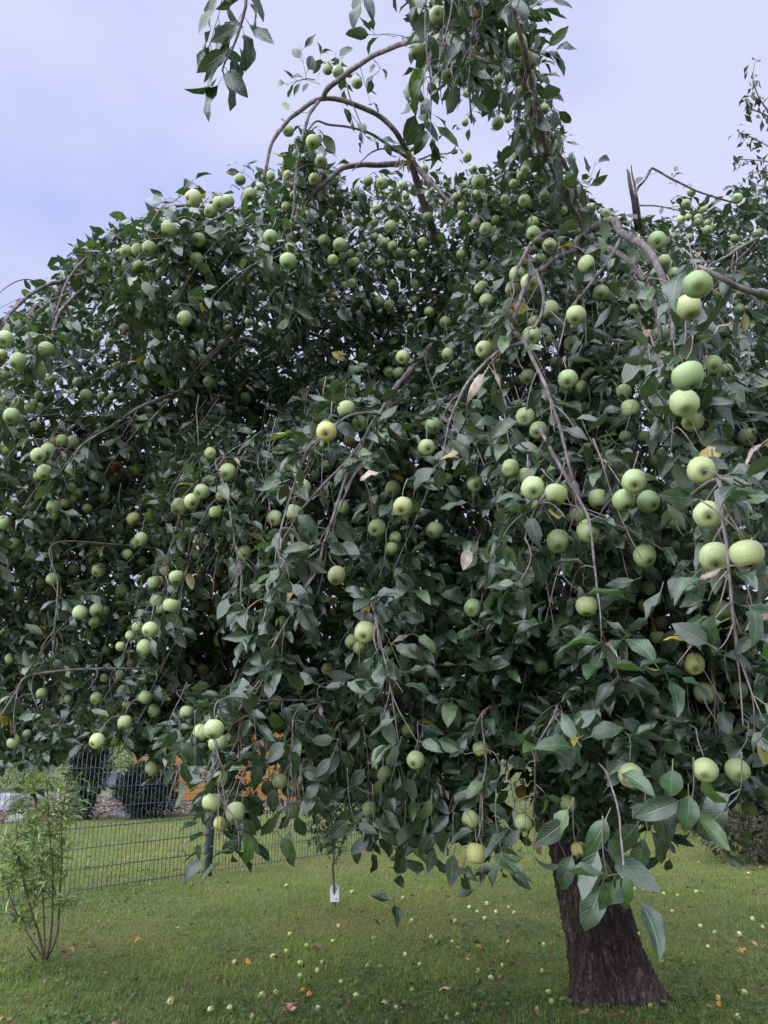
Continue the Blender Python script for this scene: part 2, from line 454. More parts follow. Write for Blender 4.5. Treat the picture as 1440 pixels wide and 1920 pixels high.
def grass(name, n, y0, y1, h0, h1, w, beyond, label, seed):
    r = np.random.default_rng(seed)
    y = (r.random(n) * (y1 ** 0.5 - y0 ** 0.5) + y0 ** 0.5) ** 2
    half = 0.60 * y + 0.9
    x = r.uniform(-1, 1, n) * half
    side = fence_side(x, y)
    keep = (side > 0.05) if beyond else (side < 0.1)
    if not beyond:
        keep &= np.hypot(x - TR_BASE[0], y - TR_BASE[1]) > 0.26
    x, y = x[keep], y[keep]; n = len(x)
    patch = vnoise(x, y, 1.3, 3); fine = vnoise(x, y, 6.0, 4)
    h = r.uniform(h0, h1, n) * (1 + 0.6 * fine + 0.35 * vnoise(x, y, 13.0, 12)) * np.clip(1 - 0.35 * vnoise(x, y, 1.9, 9), 0.5, 1.3)
    az = r.uniform(0, 2 * np.pi, n); lean = np.abs(r.normal(0.85, 0.45, n))
    dx, dy = np.cos(az), np.sin(az)
    wx, wy = -dy, dx
    wd = w * r.uniform(0.6, 1.3, n)
    b = np.stack((x, y, np.zeros(n)), -1)
    wv = np.stack((wx, wy, np.zeros(n)), -1) * wd[:, None] / 2
    mid = b + np.stack((dx * lean * h * 0.3, dy * lean * h * 0.3, h * 0.62), -1)
    tip = b + np.stack((dx * lean * h * 0.95, dy * lean * h * 0.95, h * np.clip(1 - 0.3 * lean, 0.35, 1)), -1)
    V = np.stack((b - wv, b + wv, mid + wv * 0.8, mid - wv * 0.8, tip), 1).reshape(-1, 3)
    base = np.arange(n)[:, None] * 5
    Fq = base + np.array((0, 1, 2, 3)); Ft = base + np.array((3, 2, 4))
    loops = np.concatenate((Fq, Ft), 1).ravel()
    tot = np.tile((4, 3), n); st = np.concatenate(([0], np.cumsum(tot)[:-1]))
    g1 = np.array((0.105, 0.17, 0.05)); g2 = np.array((0.30, 0.335, 0.085)); dry = np.array((0.36, 0.285, 0.165))
    k = np.clip(0.45 + 0.45 * patch + 0.25 * fine + r.normal(0, 0.25, n), 0, 1.1)[:, None]
    c = g1 * (1 - k) + g2 * k
    pd = np.clip(0.18 + 0.55 * vnoise(x, y, 1.9, 9) + 0.2 * vnoise(x, y, 5.5, 10), 0.04, 0.85)
    isd = (r.random(n) < pd)[:, None]
    c = np.where(isd, dry * r.uniform(0.6, 1.1, (n, 1)), c)
    c = np.repeat(c, 5, 0)
    uv = np.tile(np.array(((0.2, 0), (0.8, 0), (0.8, 0.6), (0.2, 0.6), (0.5, 1.0))), (n, 1))
    me = np_mesh(name, V, loops, st, tot, M_GRASS, True, c, uv)
    return tag(add(name, me), label, 'grass', kind='stuff')

grass('grass', 275000, 3.6, 14.5, 0.016, 0.046, 0.0052, False, 'short patchy green lawn grass under the apple tree', 21)
grass('grass', 80000, 7.5, 24.0, 0.03, 0.06, 0.011, True, 'lawn grass on the far side of the wire fence', 22)

# clover and small weeds growing through the lawn
def clover():
    r = np.random.default_rng(5)
    n = 42000
    y = (r.random(n) * (10.5 ** 0.5 - 3.7 ** 0.5) + 3.7 ** 0.5) ** 2
    x = r.uniform(-1, 1, n) * (0.6 * y + 0.8)
    keep = (fence_side(x, y) < -0.1) & (vnoise(x, y, 1.6, 31) + 0.25 * r.normal(0, 1, n) + np.clip((6.0 - y) * 0.25, -0.4, 0.5) > 0.12)
    keep &= np.hypot(x - TR_BASE[0], y - TR_BASE[1]) > 0.30
    x, y = x[keep], y[keep]; n = len(x)
    s = r.uniform(0.009, 0.022, n); az = r.uniform(0, 6.28, n)
    c0 = np.stack((x, y, r.uniform(0.016, 0.048, n)), -1)
    a = np.stack((np.cos(az), np.sin(az), r.normal(0, 0.35, n)), -1); a = norm(a)
    b = norm(np.stack((-np.sin(az), np.cos(az), r.normal(0, 0.35, n)), -1))
    S_ = s[:, None]
    V = np.stack((c0 - a * S_, c0 - b * S_ * 0.8 - a * S_ * .1, c0 + a * S_, c0 + b * S_ * 0.8 + a * S_ * .1), 1).reshape(-1, 3)
    F = np.arange(n * 4).reshape(-1, 4)
    col = np.array((0.06, 0.115, 0.038)) * r.uniform(0.6, 1.5, (n, 1))
    me = np_mesh('clover', V, F.ravel(), np.arange(n) * 4, np.full(n, 4), M_GRASS, True, np.repeat(col, 4, 0), np.full((n * 4, 2), 0.3))
    tag(add('clover', me), 'low clover and weeds in the lawn near the trunk', 'clover', kind='stuff')
clover()

# ------------------------------------------------------------------ leaf templates
def leaf_template(rows, cols, length=1.0, ratio=0.5, fold=0.25, curl=0.25, wave=0.05, twist=0.0, edge_curl=0.0, seed=0, petiole=0.28, skew=0.0):
    r = random.Random(seed)
    V = []; UV = []; F = []
    ph = r.uniform(0, 6.28)
    hw0 = ratio / 2
    for i in range(rows + 1):
        t = i / rows
        w = hw0 * (math.sin(math.pi * min(1, t ** 0.78)) ** 0.75) if 0 < t < 1 else 0.012
        if t > 0.75: w *= 1 - 0.25 * ((t - 0.75) / 0.25)
        tw = twist * (t - 0.2)
        bend = curl * t
        # centre line bends downwards
        y = length * (math.sin(bend) / curl if abs(curl) > 1e-3 else t)
        zc = -length * ((1 - math.cos(bend)) / curl if abs(curl) > 1e-3 else 0)
        for j in range(cols + 1):
            s = -1 + 2 * j / cols
            x = s * w * math.cos(fold * abs(s)) + skew * t * t * 0.1
            z = w * abs(s) * math.sin(fold) * (1 - edge_curl * abs(s) * 1.6) + wave * w * 2 * math.sin(t * 11 + ph + s * 1.3) * abs(s)
            xx = x * math.cos(tw) - z * math.sin(tw); zz = x * math.sin(tw) + z * math.cos(tw)
            ca, sa = math.cos(bend), math.sin(bend)
            V.append((xx, y + zz * sa, zc + zz * ca)); UV.append((0.5 + 0.5 * s, t))
    c1 = cols + 1
    for i in range(rows):
        for j in range(cols):
            F.append((i * c1 + j, i * c1 + j + 1, (i + 1) * c1 + j + 1, (i + 1) * c1 + j))
    n = len(V)
    V += [(-0.011, -petiole, 0.03), (0.011, -petiole, 0.03), (0.013, 0.02, 0.0), (-0.013, 0.02, 0.0)]
    UV += [(0.5, 0)] * 4
    F.append((n, n + 1, n + 2, n + 3))
    V = np.array(V); V[:, 1] += petiole
    return V, np.array(UV), np.array(F)

TP = []
_r = random.Random(3)
for k in range(16):
    TP.append(dict(ratio=_r.uniform(0.43, 0.60), fold=_r.uniform(0.12, 0.75), curl=_r.uniform(0.15, 1.15) * (1 if _r.random() < .85 else -0.6),
                   wave=_r.uniform(0.04, 0.16), twist=_r.uniform(-0.8, 0.8), edge_curl=_r.uniform(0, 0.4), seed=k, skew=_r.uniform(-1, 1)))
for k in range(4):      # withered, rolled leaves
    TP.append(dict(ratio=_r.uniform(0.3, 0.45), fold=_r.uniform(0.9, 1.3), curl=_r.uniform(0.6, 1.6), wave=0.2, twist=_r.uniform(-1.2, 1.2), edge_curl=0.6, seed=50 + k))
LOW = [leaf_template(4, 2, **p) for p in TP]
HIGH = [leaf_template(6, 4, **p) for p in TP]
NLIVE = 16

def leaf_frames(base, axis, up):
    a = norm(axis)
    n = norm(up - (up * a).sum(-1, keepdims=True) * a)
    x = np.cross(a, n)
    return x, a, n              # columns: local x, y (along), z (normal)

def leaf_mesh(name, base, X, A, Nn, length, tmpl, tint, mat, lib):
    S_ = Soup()
    vs, fs, cs, us = [], [], [], []
    off = 0
    for k in range(len(lib)):
        ix = np.nonzero(tmpl == k)[0]
        if not len(ix): continue
        V, UV, F = lib[k]
        L = length[ix][:, None, None]
        P = base[ix][:, None, :] + L * (V[None, :, 0:1] * X[ix][:, None, :] + V[None, :, 1:2] * A[ix][:, None, :] + V[None, :, 2:3] * Nn[ix][:, None, :])
        vs.append(P.reshape(-1, 3))
        fs.append((F[None] + (off + np.arange(len(ix))[:, None, None] * len(V))).reshape(-1, 4))
        cs.append(np.repeat(tint[ix], len(V), 0)); us.append(np.tile(UV, (len(ix), 1)))
        off += len(ix) * len(V)
    F = np.concatenate(fs)
    return np_mesh(name, np.concatenate(vs), F.ravel(), np.arange(len(F)) * 4, np.full(len(F), 4), mat, True, np.concatenate(cs), np.concatenate(us))

# ------------------------------------------------------------------ the apples as the photograph shows them: x, y, width in pixels, kind
# kind g = green, p = pale green, y = yellowish, o = orange and rotting
APPLES = """970 82 36 g;783 97 30 g;820 28 32 g;840 142 26 g;935 150 20 g;992 145 25 g;1020 205 20 g;932 232 23 g;952 222 18 g;872 230 14 g;875 175 16 g;1012 267 20 g;998 215 18 g
875 295 18 g;897 342 27 g;895 367 24 g;887 318 17 g;795 318 18 g;802 340 20 g;755 348 18 g;732 425 24 g;792 455 20 g;802 407 19 g;892 422 22 g;910 430 25 g;922 440 23 g;1000 437 26 g;982 377 24 g;1020 367 20 g
1010 457 21 g;1030 460 26 p;1100 495 33 p;1232 452 35 g;970 515 31 p;992 530 34 p;960 542 28 g;912 565 28 p;1032 580 33 p;1080 592 38 p;1127 550 31 g;1307 535 53 g;1290 577 47 p;1145 517 16 p;1187 582 24 g
1057 552 22 g;737 535 22 g;825 537 18 g;730 572 22 g;805 585 20 g;835 605 23 g;770 615 18 p;790 612 18 p;1297 360 17 g;1382 372 20 g;1327 432 19 g;1292 447 17 g;1267 442 15 g;1277 412 16 g;1287 382 18 g
1375 470 18 p;1387 580 21 g;1380 567 17 g;1135 402 20 g;1110 390 18 p;907 655 33 p;997 630 36 p;1065 712 38 g;1092 735 31 p;965 717 25 g;967 677 27 g;1042 682 24 g;1072 645 30 p;985 782 36 p;1010 807 35 g
990 707 30 g;1290 705 60 g;1282 757 54 p;1297 790 40 p;1335 685 38 g;1362 695 26 g;1400 820 34 p;1315 882 52 p;1190 902 46 p;1170 937 44 p;1217 940 43 g;1000 915 45 p;1042 927 43 p;1067 917 38 p;1077 892 31 p
1122 937 40 g;1220 867 28 g;1170 735 30 p;1182 767 35 p;1272 977 38 g;1327 965 53 p;1105 995 45 g;1045 1015 43 g;1210 1042 43 g;1082 970 36 g;1292 1027 32 g;1340 1045 56 p;1400 1040 61 p;1260 1027 30 g;1390 1080 36 p
1040 1105 31 p;755 950 37 p;815 995 33 g;865 982 26 p;892 907 33 p;800 840 33 p;812 800 33 g;767 875 21 y;735 917 30 p;755 670 27 p;747 700 24 g;730 697 23 p;840 665 25 g;855 685 20 p;1240 625 30 p
317 430 31 g;280 465 27 g;227 475 22 g;372 450 27 g;367 487 26 g;335 555 26 g;540 490 32 p;545 467 25 p;547 447 22 p;542 425 23 p;507 445 28 g;637 460 27 g;640 437 22 g;710 565 22 g;232 617 19 p;327 630 20 p
345 597 28 g;380 675 23 p;392 717 23 g;460 747 22 g;10 635 30 p;87 655 28 g;32 677 30 g;5 705 22 g;22 780 30 g;75 767 23 g;8 752 23 g;145 717 19 g;137 739 20 g;162 742 25 g;180 625 18 g;67 800 20 g
135 829 25 g;102 829 23 o;90 844 27 p;72 854 29 p;82 885 28 p;5 842 20 p;217 877 21 o;230 890 21 y;255 880 22 y;425 885 32 p;377 922 29 g;360 940 30 p;335 950 31 p;322 972 22 g;250 973 26 y;265 1011 27 g
377 1012 27 g;42 930 22 g;100 950 26 g;65 950 20 g;650 767 34 p;612 810 39 y;675 795 32 g;656 828 23 y;586 867 24 p;612 875 24 p;567 915 33 p;552 962 36 p;515 972 31 p;598 965 23 g;640 952 31 p;707 990 34 p
467 605 15 g;550 720 18 g;195 932 20 g;185 1069 26 p;139 1068 22 g;133 1045 19 o;100 1086 25 g;78 1093 22 g;93 1107 20 g;113 1108 20 g;150 1149 28 p;182 1144 26 g;85 1214 21 g;18 1235 20 p;85 1269 18 y
79 1301 22 g;181 1310 24 g;273 1308 26 g;289 1333 26 g;233 1355 27 p;182 1389 29 p;331 1082 29 p;294 1128 27 p;321 1135 31 p;383 1137 24 g;385 1112 25 y;401 1101 20 o;228 1107 24 g;207 1106 22 g;289 1092 26 g;265 1089 18 y
281 1181 30 p;270 1214 29 p;306 1203 25 g;207 1197 22 g;200 1220 20 g;167 1189 22 g;247 1244 21 p;380 1256 24 p;25 1394 24 g;350 1336 27 p;8 1010 20 y;27 1020 24 g;8 980 26 p;217 1391 19 y;343 1132 18 g;36 1117 22 p
595 1062 30 g;630 1079 34 p;628 1104 25 g;624 1126 16 y;609 1161 20 g;571 1072 27 g;685 1185 41 p;661 1203 28 p;515 1317 26 g;529 1168 26 p;614 1255 24 y;459 1036 29 g;470 1130 20 p;722 1314 20 g;767 1370 28 g
401 1368 39 p;378 1373 32 p;432 1390 32 g;408 1394 35 p;415 1460 30 g;397 1505 37 p;440 1523 36 p;415 1545 30 y;525 1465 29 p;554 1473 26 p;547 1520 28 g;285 1441 27 g;692 1517 29 p;697 1452 24 g;722 1452 32 p;633 1482 20 g
779 1425 34 p;902 1404 32 p;842 1437 30 g;979 1486 27 o;982 1543 34 p;882 1536 34 p;893 1600 39 y;1066 1506 32 p;1182 1455 46 p;1160 1490 26 g;1085 1592 30 y;1322 1445 46 p;1287 1485 35 g;1379 1516 25 g;1404 1516 27 g
1382 1445 44 g;1100 1137 41 p;885 1140 34 g;1385 1295 35 g;1300 1245 40 y;1320 1300 40 g;1265 1130 34 g;1405 1225 30 p;1350 1145 40 g;1015 1250 30 g;615 130 20 g;633 135 22 g;669 156 21 g;540 246 22 g;587 267 28 g
602 304 24 g;450 337 22 g;487 352 18 g;469 365 25 g;427 377 25 g;412 383 28 g;394 396 25 g;362 371 32 p;540 329 19 g;506 331 19 g;590 337 25 g;625 337 22 g;690 340 20 g;716 344 23 g;762 377 18 p;792 391 17 g
715 454 20 g;737 462 20 g;706 392 18 g;621 404 22 p;608 452 24 g;702 417 18 g"""
AP = []
for tok in APPLES.replace('\n', ';').split(';'):
    q = tok.split()
    AP.append((float(q[0]), float(q[1]), float(q[2]), q[3]))
APX = np.array([a[0] for a in AP]); APY = np.array([a[1] for a in AP]); APW = np.array([a[2] for a in AP])
_rs = np.random.default_rng(77)
APSIZE = np.where(APW > 30, 0.070, np.where(APW < 21, 0.060, 0.066)) * _rs.uniform(0.95, 1.05, len(AP))
APD = FPX * APSIZE / APW
APPOS = np.array([at(x, y, d) for x, y, d in zip(APX, APY, APD)])

def front_depth(x, y):
    """depth of the crown's outer face at a pixel: from the nearest apples"""
    d2 = (x[:, None] - APX[None]) ** 2 + (y[:, None] - APY[None]) ** 2
    k = np.argpartition(d2, 5, axis=1)[:, :5]
    w = 1.0 / (np.take_along_axis(d2, k, 1) + 400.0) ** 1.2
    return (w * np.minimum(APD[k], 5.2)).sum(1) / w.sum(1)

# ------------------------------------------------------------------ apple tree: trunk
TAX = np.array((1.33, 5.52))            # axis the crown hangs around
tree = tag(empty('apple_tree', TR_BASE), 'old spreading apple tree with drooping fruit laden branches and dark trunk', 'tree')

def local(p):
    return np.asarray(p, float) - TR_BASE

def trunk_mesh():
    nt_, nz = 150, 190
    th = np.linspace(0, 2 * np.pi, nt_, endpoint=False)
    zz = np.linspace(-0.04, 2.15, nz)
    T, Z = np.meshgrid(th, zz)
    cx = -0.155 * Z - 0.02 * np.sin(Z * 2.2); cy = 0.02 * np.sin(Z * 1.7)
    r = 0.195 + 0.060 * np.exp(-np.maximum(Z, 0) / 0.38) + 0.045 * np.exp(-np.maximum(Z, 0) / 0.07) + 0.03 * np.clip(Z - 1.5, 0, 1)
    r = r * (1 + (0.10 * np.exp(-Z / 0.5) + 0.05) * np.cos(3 * T + 0.7) + (0.07 * np.exp(-Z / 0.4)) * np.cos(5 * T + 2.1 + Z) + 0.05 * np.cos(2 * T - 0.6))
    # broad grooves seen from the camera side, then fine fissures of the bark
    fs = np.zeros_like(T)
    rr = np.random.default_rng(2)
    for k in range(26):
        m = rr.integers(9, 46); a = rr.uniform(0.3, 1.0) / (m ** 0.55); w = rr.uniform(-9, 9); p = rr.uniform(0, 6.28)
        fs += a * np.sin(m * T + p + 1.3 * np.sin(Z * rr.uniform(3, 14) + rr.uniform(0, 6)) + w * Z)
    fs = -np.abs(fs)
    r = r + 0.026 * (fs + 0.45) + 0.004 * rr.standard_normal(T.shape)
    groove = np.exp(-((T - 4.55 + 0.15 * Z) / 0.16) ** 2) * 0.045 * np.exp(-Z / 1.0)
    r = r - groove
    V = np.stack((cx + r * np.cos(T), cy + r * np.sin(T), Z), -1).reshape(-1, 3)
    i, j = np.meshgrid(np.arange(nz - 1), np.arange(nt_), indexing='ij'); j2 = (j + 1) % nt_
    F = np.stack((i * nt_ + j, i * nt_ + j2, (i + 1) * nt_ + j2, (i + 1) * nt_ + j), -1).reshape(-1, 4)
    l, s, t = quads(V, F)
    return np_mesh('trunk', V, l, s, t, M_BARK, True)
add('trunk', trunk_mesh(), tree)
FORK = TR_BASE + np.array((-0.32, 0.02, 1.95))

# ------------------------------------------------------------------ apple tree: branches (pixel x, y, depth ; radius start, end ; leafiness)
BR = []      # (world path, r0, r1, leafiness 0..1)
def br(pts, r0, r1, leafy=0.6):
    BR.append((np.array([at(*p) for p in pts]), r0, r1, leafy))
# limbs from the fork out into the crown
def limb(mid, end, r0=0.085, r1=0.03):
    BR.append((np.vstack((FORK + np.array((0, 0, -0.25)), np.array(mid).reshape(-1, 3), np.asarray(end).reshape(1, 3))), r0, r1, 0.0))
limb([(0.95, 5.1, 2.9), (0.45, 4.3, 4.2)], at(764, 285, 4.3), 0.06, 0.018)
limb([(0.95, 5.0, 2.6), at(870, 600, 4.8), at(800, 662, 4.1)], at(735, 735, 3.35), 0.05, 0.011)
limb([(1.3, 4.9, 2.8), (1.28, 4.2, 3.35)], at(1087, 450, 3.35))
limb([(0.6, 5.3, 2.7), (-0.2, 5.3, 3.1), at(480, 650, 5.0)], at(330, 738, 3.9), 0.05, 0.010)
limb([(0.6, 5.5, 3.0), (-0.3, 5.0, 3.9), at(420, 440, 4.4)], at(180, 508, 4.1), 0.08, 0.015)
limb([(1.35, 4.9, 3.0), at(1050, 420, 4.3), at(1012, 260, 4.0), at(965, 60, 3.5), at(910, -160, 3.1), at(780, -260, 2.7), at(600, -230, 2.4)], at(455, -60, 2.35), 0.045, 0.007)
limb([(1.7, 4.9, 2.7), (1.75, 3.6, 3.0), at(1520, 600, 2.6)], at(1425, 550, 2.35), 0.07, 0.014)
limb([(2.0, 5.9, 3.0), (2.9, 6.5, 3.8)], (3.6, 7.0, 3.2))
limb([(1.3, 6.2, 3.0), (1.2, 7.2, 3.9)], (0.9, 8.2, 3.0))
limb([(0.6, 6.0, 2.9), (-0.4, 6.8, 3.7)], (-1.4, 7.4, 2.9))
limb([(2.0, 5.0, 2.7), (2.6, 4.3, 3.5), (2.9, 3.6, 3.6)], at(1560, 700, 2.8), 0.07, 0.014)
limb([(1.0, 4.9, 2.5), at(900, 760, 3.9)], at(640, 900, 2.9), 0.06, 0.013)
limb([(1.25, 4.5, 2.4), at(1060, 900, 3.3)], at(1085, 930, 2.45), 0.06, 0.012)
# what the photograph shows
br([(764, 285, 4.3), (744, 252, 4.15), (717, 221, 4.1), (667, 196, 4.0), (608, 185, 3.95), (567, 204, 3.85), (533, 233, 3.8), (508, 275, 3.75), (496, 333, 3.7)], 0.016, 0.008, 0.22)
br([(606, 186, 3.95), (612, 170, 3.9), (633, 150, 3.8), (675, 121, 3.6), (717, 96, 3.4), (758, 81, 3.2), (800, 77, 3.0), (858, 90, 2.9), (915, 120, 2.85)], 0.015, 0.007, 0.15)
br([(600, 187, 3.95), (579, 217, 3.8), (567, 258, 3.7), (556, 312, 3.6), (550, 396, 3.5)], 0.010, 0.005, 0.95)
br([(770, 305, 4.4), (720, 308, 4.3), (675, 310, 4.2), (637, 319, 4.1), (590, 360, 4.0)], 0.018, 0.012, 0.2)
br([(770, 300, 4.35), (742, 281, 4.2), (700, 254, 4.1), (662, 240, 4.05), (617, 233, 4.0), (592, 228, 3.9), (575, 250, 3.8)], 0.009, 0.004, 0.15)
br([(772, 300, 4.3), (735, 281, 4.2), (700, 284, 4.15), (660, 320, 4.0)], 0.007, 0.003, 0.2)
br([(785, 300, 4.3), (812, 289, 4.2), (842, 288, 4.1), (858, 270, 4.1)], 0.006, 0.003, 0.2)
br([(775, 305, 4.4), (795, 330, 4.3), (820, 352, 4.2), (845, 385, 4.1)], 0.018, 0.008, 0.4)
br([(650, 155, 3.75), (655, 180, 3.7), (670, 215, 3.7), (682, 245, 3.7)], 0.004, 0.002, 0.3)
br([(1087, 450, 3.35), (1095, 430, 3.3), (1060, 370, 3.15), (1040, 325, 3.05), (1020, 260, 2.9), (1003, 185, 2.75), (985, 100, 2.6), (960, 0, 2.5), (930, -120, 2.5)], 0.014, 0.006, 0.7)
br([(1095, 440, 3.4), (1082, 370, 3.3), (1062, 318, 3.2), (1040, 270, 3.1), (1010, 200, 2.9)], 0.012, 0.005, 0.6)
br([(1087, 452, 3.35), (1115, 425, 3.2), (1150, 415, 3.05), (1166, 437, 2.95), (1200, 455, 2.85), (1225, 485, 2.75), (1245, 530, 2.65), (1257, 580, 2.6), (1262, 640, 2.5)], 0.017, 0.010, 0.25)
br([(1095, 470, 3.3), (1110, 465, 3.2), (1145, 467, 3.05), (1180, 490, 2.95), (1205, 525, 2.85), (1230, 575, 2.75), (1240, 640, 2.7)], 0.014, 0.008, 0.3)
br([(1163, 445, 2.95), (1155, 465, 2.9), (1140, 490, 2.85), (1110, 530, 2.8), (1075, 570, 2.75), (1060, 600, 2.7)], 0.008, 0.004, 0.4)
br([(1075, 445, 3.3), (1050, 435, 3.2), (1015, 440, 3.05), (990, 465, 2.95), (975, 497, 2.85), (960, 530, 2.8)], 0.009, 0.005, 0.4)
br([(1080, 470, 3.3), (1045, 482, 3.1), (1015, 505, 3.0), (1005, 512, 2.95), (1020, 550, 2.85), (1015, 590, 2.8), (1000, 615, 2.75)], 0.010, 0.005, 0.45)
br([(1000, 505, 3.0), (980, 550, 2.9), (970, 575, 2.85), (960, 612, 2.8), (985, 645, 2.75), (1005, 685, 2.65), (1030, 745, 2.55), (1050, 800, 2.5), (1075, 900, 2.4)], 0.009, 0.005, 0.6)
br([(983, 643, 2.75), (940, 655, 2.75), (910, 680, 2.75), (875, 720, 2.7), (858, 755, 2.65), (840, 800, 2.6)], 0.008, 0.004, 0.65)
br([(735, 735, 3.35), (718, 790, 3.1), (685, 859, 2.95), (658, 900, 2.85), (640, 950, 2.8)], 0.008, 0.004, 0.7)
br([(740, 725, 3.35), (715, 770, 3.1), (692, 803, 3.0), (661, 852, 2.95), (602, 915, 2.85), (560, 960, 2.8)], 0.008, 0.004, 0.7)
br([(725, 780, 3.1), (690, 775, 3.0), (655, 780, 2.9), (625, 800, 2.8), (590, 830, 2.75), (578, 842, 2.75), (550, 915, 2.7), (526, 994, 2.65), (522, 1043, 2.6), (533, 1074, 2.6), (500, 1140, 2.6)], 0.006, 0.003, 0.75)
br([(650, 890, 2.85), (623, 974, 2.75), (606, 1026, 2.7), (595, 1067, 2.65), (564, 1116, 2.6), (550, 1147, 2.6), (522, 1192, 2.55), (505, 1224, 2.55)], 0.006, 0.003, 0.75)
br([(600, 1030, 2.7), (565, 1055, 2.7), (536, 1076, 2.7), (500, 1120, 2.65)], 0.004, 0.003, 0.8)
br([(410, 860, 3.3), (422, 915, 3.2), (435, 980, 3.1), (442, 1029, 3.05), (453, 1078, 3.0)], 0.006, 0.003, 0.6)
br([(405, 880, 3.5), (397, 939, 3.4), (373, 1001, 3.35), (352, 1060, 3.3), (340, 1110, 3.25)], 0.006, 0.003, 0.6)
br([(345, 940, 3.4), (338, 970, 3.4), (317, 1036, 3.35), (310, 1080, 3.3)], 0.007, 0.005, 0.55)
br([(700, 1120, 2.5), (706, 1165, 2.45), (717, 1217, 2.4), (734, 1297, 2.35)], 0.004, 0.002, 0.9)
br([(330, 738, 3.9), (260, 765, 3.75), (200, 805, 3.65), (150, 840, 3.6), (120, 900, 3.5)], 0.009, 0.005, 0.55)
br([(320, 748, 3.85), (280, 790, 3.75), (262, 800, 3.75), (215, 860, 3.7)], 0.005, 0.003, 0.6)
br([(180, 508, 4.1), (120, 525, 4.0), (85, 537, 3.9), (45, 562, 3.8), (10, 600, 3.7), (-30, 680, 3.6)], 0.012, 0.006, 0.4)
br([(190, 510, 4.1), (140, 555, 3.9), (110, 590, 3.8), (95, 640, 3.7)], 0.010, 0.005, 0.4)
br([(85, 533, 3.9), (50, 524, 3.8), (15, 536, 3.7), (-20, 570, 3.6)], 0.004, 0.002, 0.1)
br([(470, 590, 4.0), (455, 605, 3.9), (415, 645, 3.8), (370, 690, 3.8)], 0.010, 0.005, 0.3)
br([(300, 395, 4.1), (350, 385, 4.2), (420, 400, 4.3), (460, 460, 4.5)], 0.008, 0.014, 0.5)
br([(300, 395, 4.1), (240, 430, 4.0), (180, 470, 3.9), (130, 520, 3.8), (100, 600, 3.7)], 0.009, 0.005, 0.6)
br([(1010, 800, 2.5), (1060, 890, 2.4), (1085, 935, 2.35), (1105, 980, 2.3), (1115, 1055, 2.25), (1120, 1110, 2.2)], 0.006, 0.003, 0.65)
br([(1345, 900, 1.75), (1355, 975, 1.7), (1365, 1050, 1.66), (1372, 1120, 1.62), (1380, 1220, 1.6)], 0.005, 0.003, 0.7)
br([(1425, 550, 2.35), (1390, 540, 2.3), (1350, 522, 2.25), (1310, 500, 2.3)], 0.011, 0.006, 0.3)
br([(1420, 450, 2.6), (1380, 470, 2.55), (1345, 490, 2.5)], 0.006, 0.004, 0.3)
br([(1030, 915, 2.35), (1010, 945, 2.35), (1000, 960, 2.35), (985, 1010, 2.3)], 0.005, 0.003, 0.65)
br([(400, 1330, 2.7), (407, 1400, 2.62), (411, 1422, 2.6), (417, 1449, 2.6), (409, 1478, 2.6), (425, 1515, 2.6)], 0.004, 0.003, 0.6)
br([(560, 1330, 2.9), (549, 1393, 2.85), (543, 1450, 2.85), (540, 1480, 2.85)], 0.003, 0.002, 0.7)
br([(905, 1340, 2.6), (911, 1423, 2.55), (902, 1493, 2.5), (899, 1572, 2.5)], 0.0035, 0.0025, 0.5)
br([(1155, 1500, 1.6), (1162, 1545, 1.5), (1170, 1622, 1.42)], 0.0026, 0.0018, 0.0)
br([(1040, 1340, 2.3), (1008, 1400, 2.3), (1003, 1470, 2.4), (1000, 1530, 2.5)], 0.004, 0.003, 0.6)
br([(60, 1265, 3.4), (30, 1300, 3.35), (0, 1342, 3.3), (-30, 1380, 3.3)], 0.006, 0.004, 0.6)
br([(100, 1020, 3.6), (108, 1090, 3.55), (104, 1160, 3.5), (100, 1200, 3.5)], 0.004, 0.003, 0.6)
br([(1190, 420, 5.0), (1193, 362, 5.0), (1208, 338, 5.0), (1219, 319, 5.0), (1223, 316, 5.0), (1229, 318, 5.0), (1250, 329, 5.0), (1268, 340, 5.0), (1300, 356, 5.0), (1330, 367, 5.0), (1380, 380, 5.1)], 0.009, 0.006, 0.06)
br([(1200, 385, 5.2), (1240, 387, 5.2), (1290, 400, 5.2)], 0.006, 0.004, 0.0)
br([(1196, 430, 4.4), (1188, 380, 4.3), (1181, 345, 4.25), (1178, 326, 4.25), (1176, 318, 4.25)], 0.015, 0.005, 0.0)
br([(1202, 430, 4.4), (1195, 380, 4.3), (1190, 350, 4.3), (1186, 330, 4.3), (1184, 310, 4.3)], 0.010, 0.003, 0.0)
# slender hanging sprays against the sky
br([(455, -60, 2.35), (462, 0, 2.35), (452, 45, 2.35), (437, 90, 2.35), (418, 125, 2.35), (420, 140, 2.35)], 0.006, 0.002, 0.0)
br([(590, 150, 3.7), (575, 148, 3.6), (558, 152, 3.55), (545, 163, 3.5)], 0.003, 0.0015, 0.0)
br([(880, -80, 2.7), (885, 40, 2.6), (880, 130, 2.6), (884, 230, 2.7)], 0.006, 0.003, 0.75)
br([(910, -80, 2.7), (903, 40, 2.6), (870, 110, 2.6), (850, 165, 2.6)], 0.005, 0.002, 0.8)
br([(850, -80, 2.75), (846, 20, 2.65), (828, 90, 2.6), (822, 140, 2.6)], 0.005, 0.002, 0.8)
br([(950, -80, 2.7), (955, 20, 2.65), (945, 100, 2.65), (950, 170, 2.7)], 0.005, 0.002, 0.8)
br([(800, -60, 2.7), (798, 60, 2.6), (808, 160, 2.6), (806, 240, 2.65)], 0.005, 0.002, 0.7)

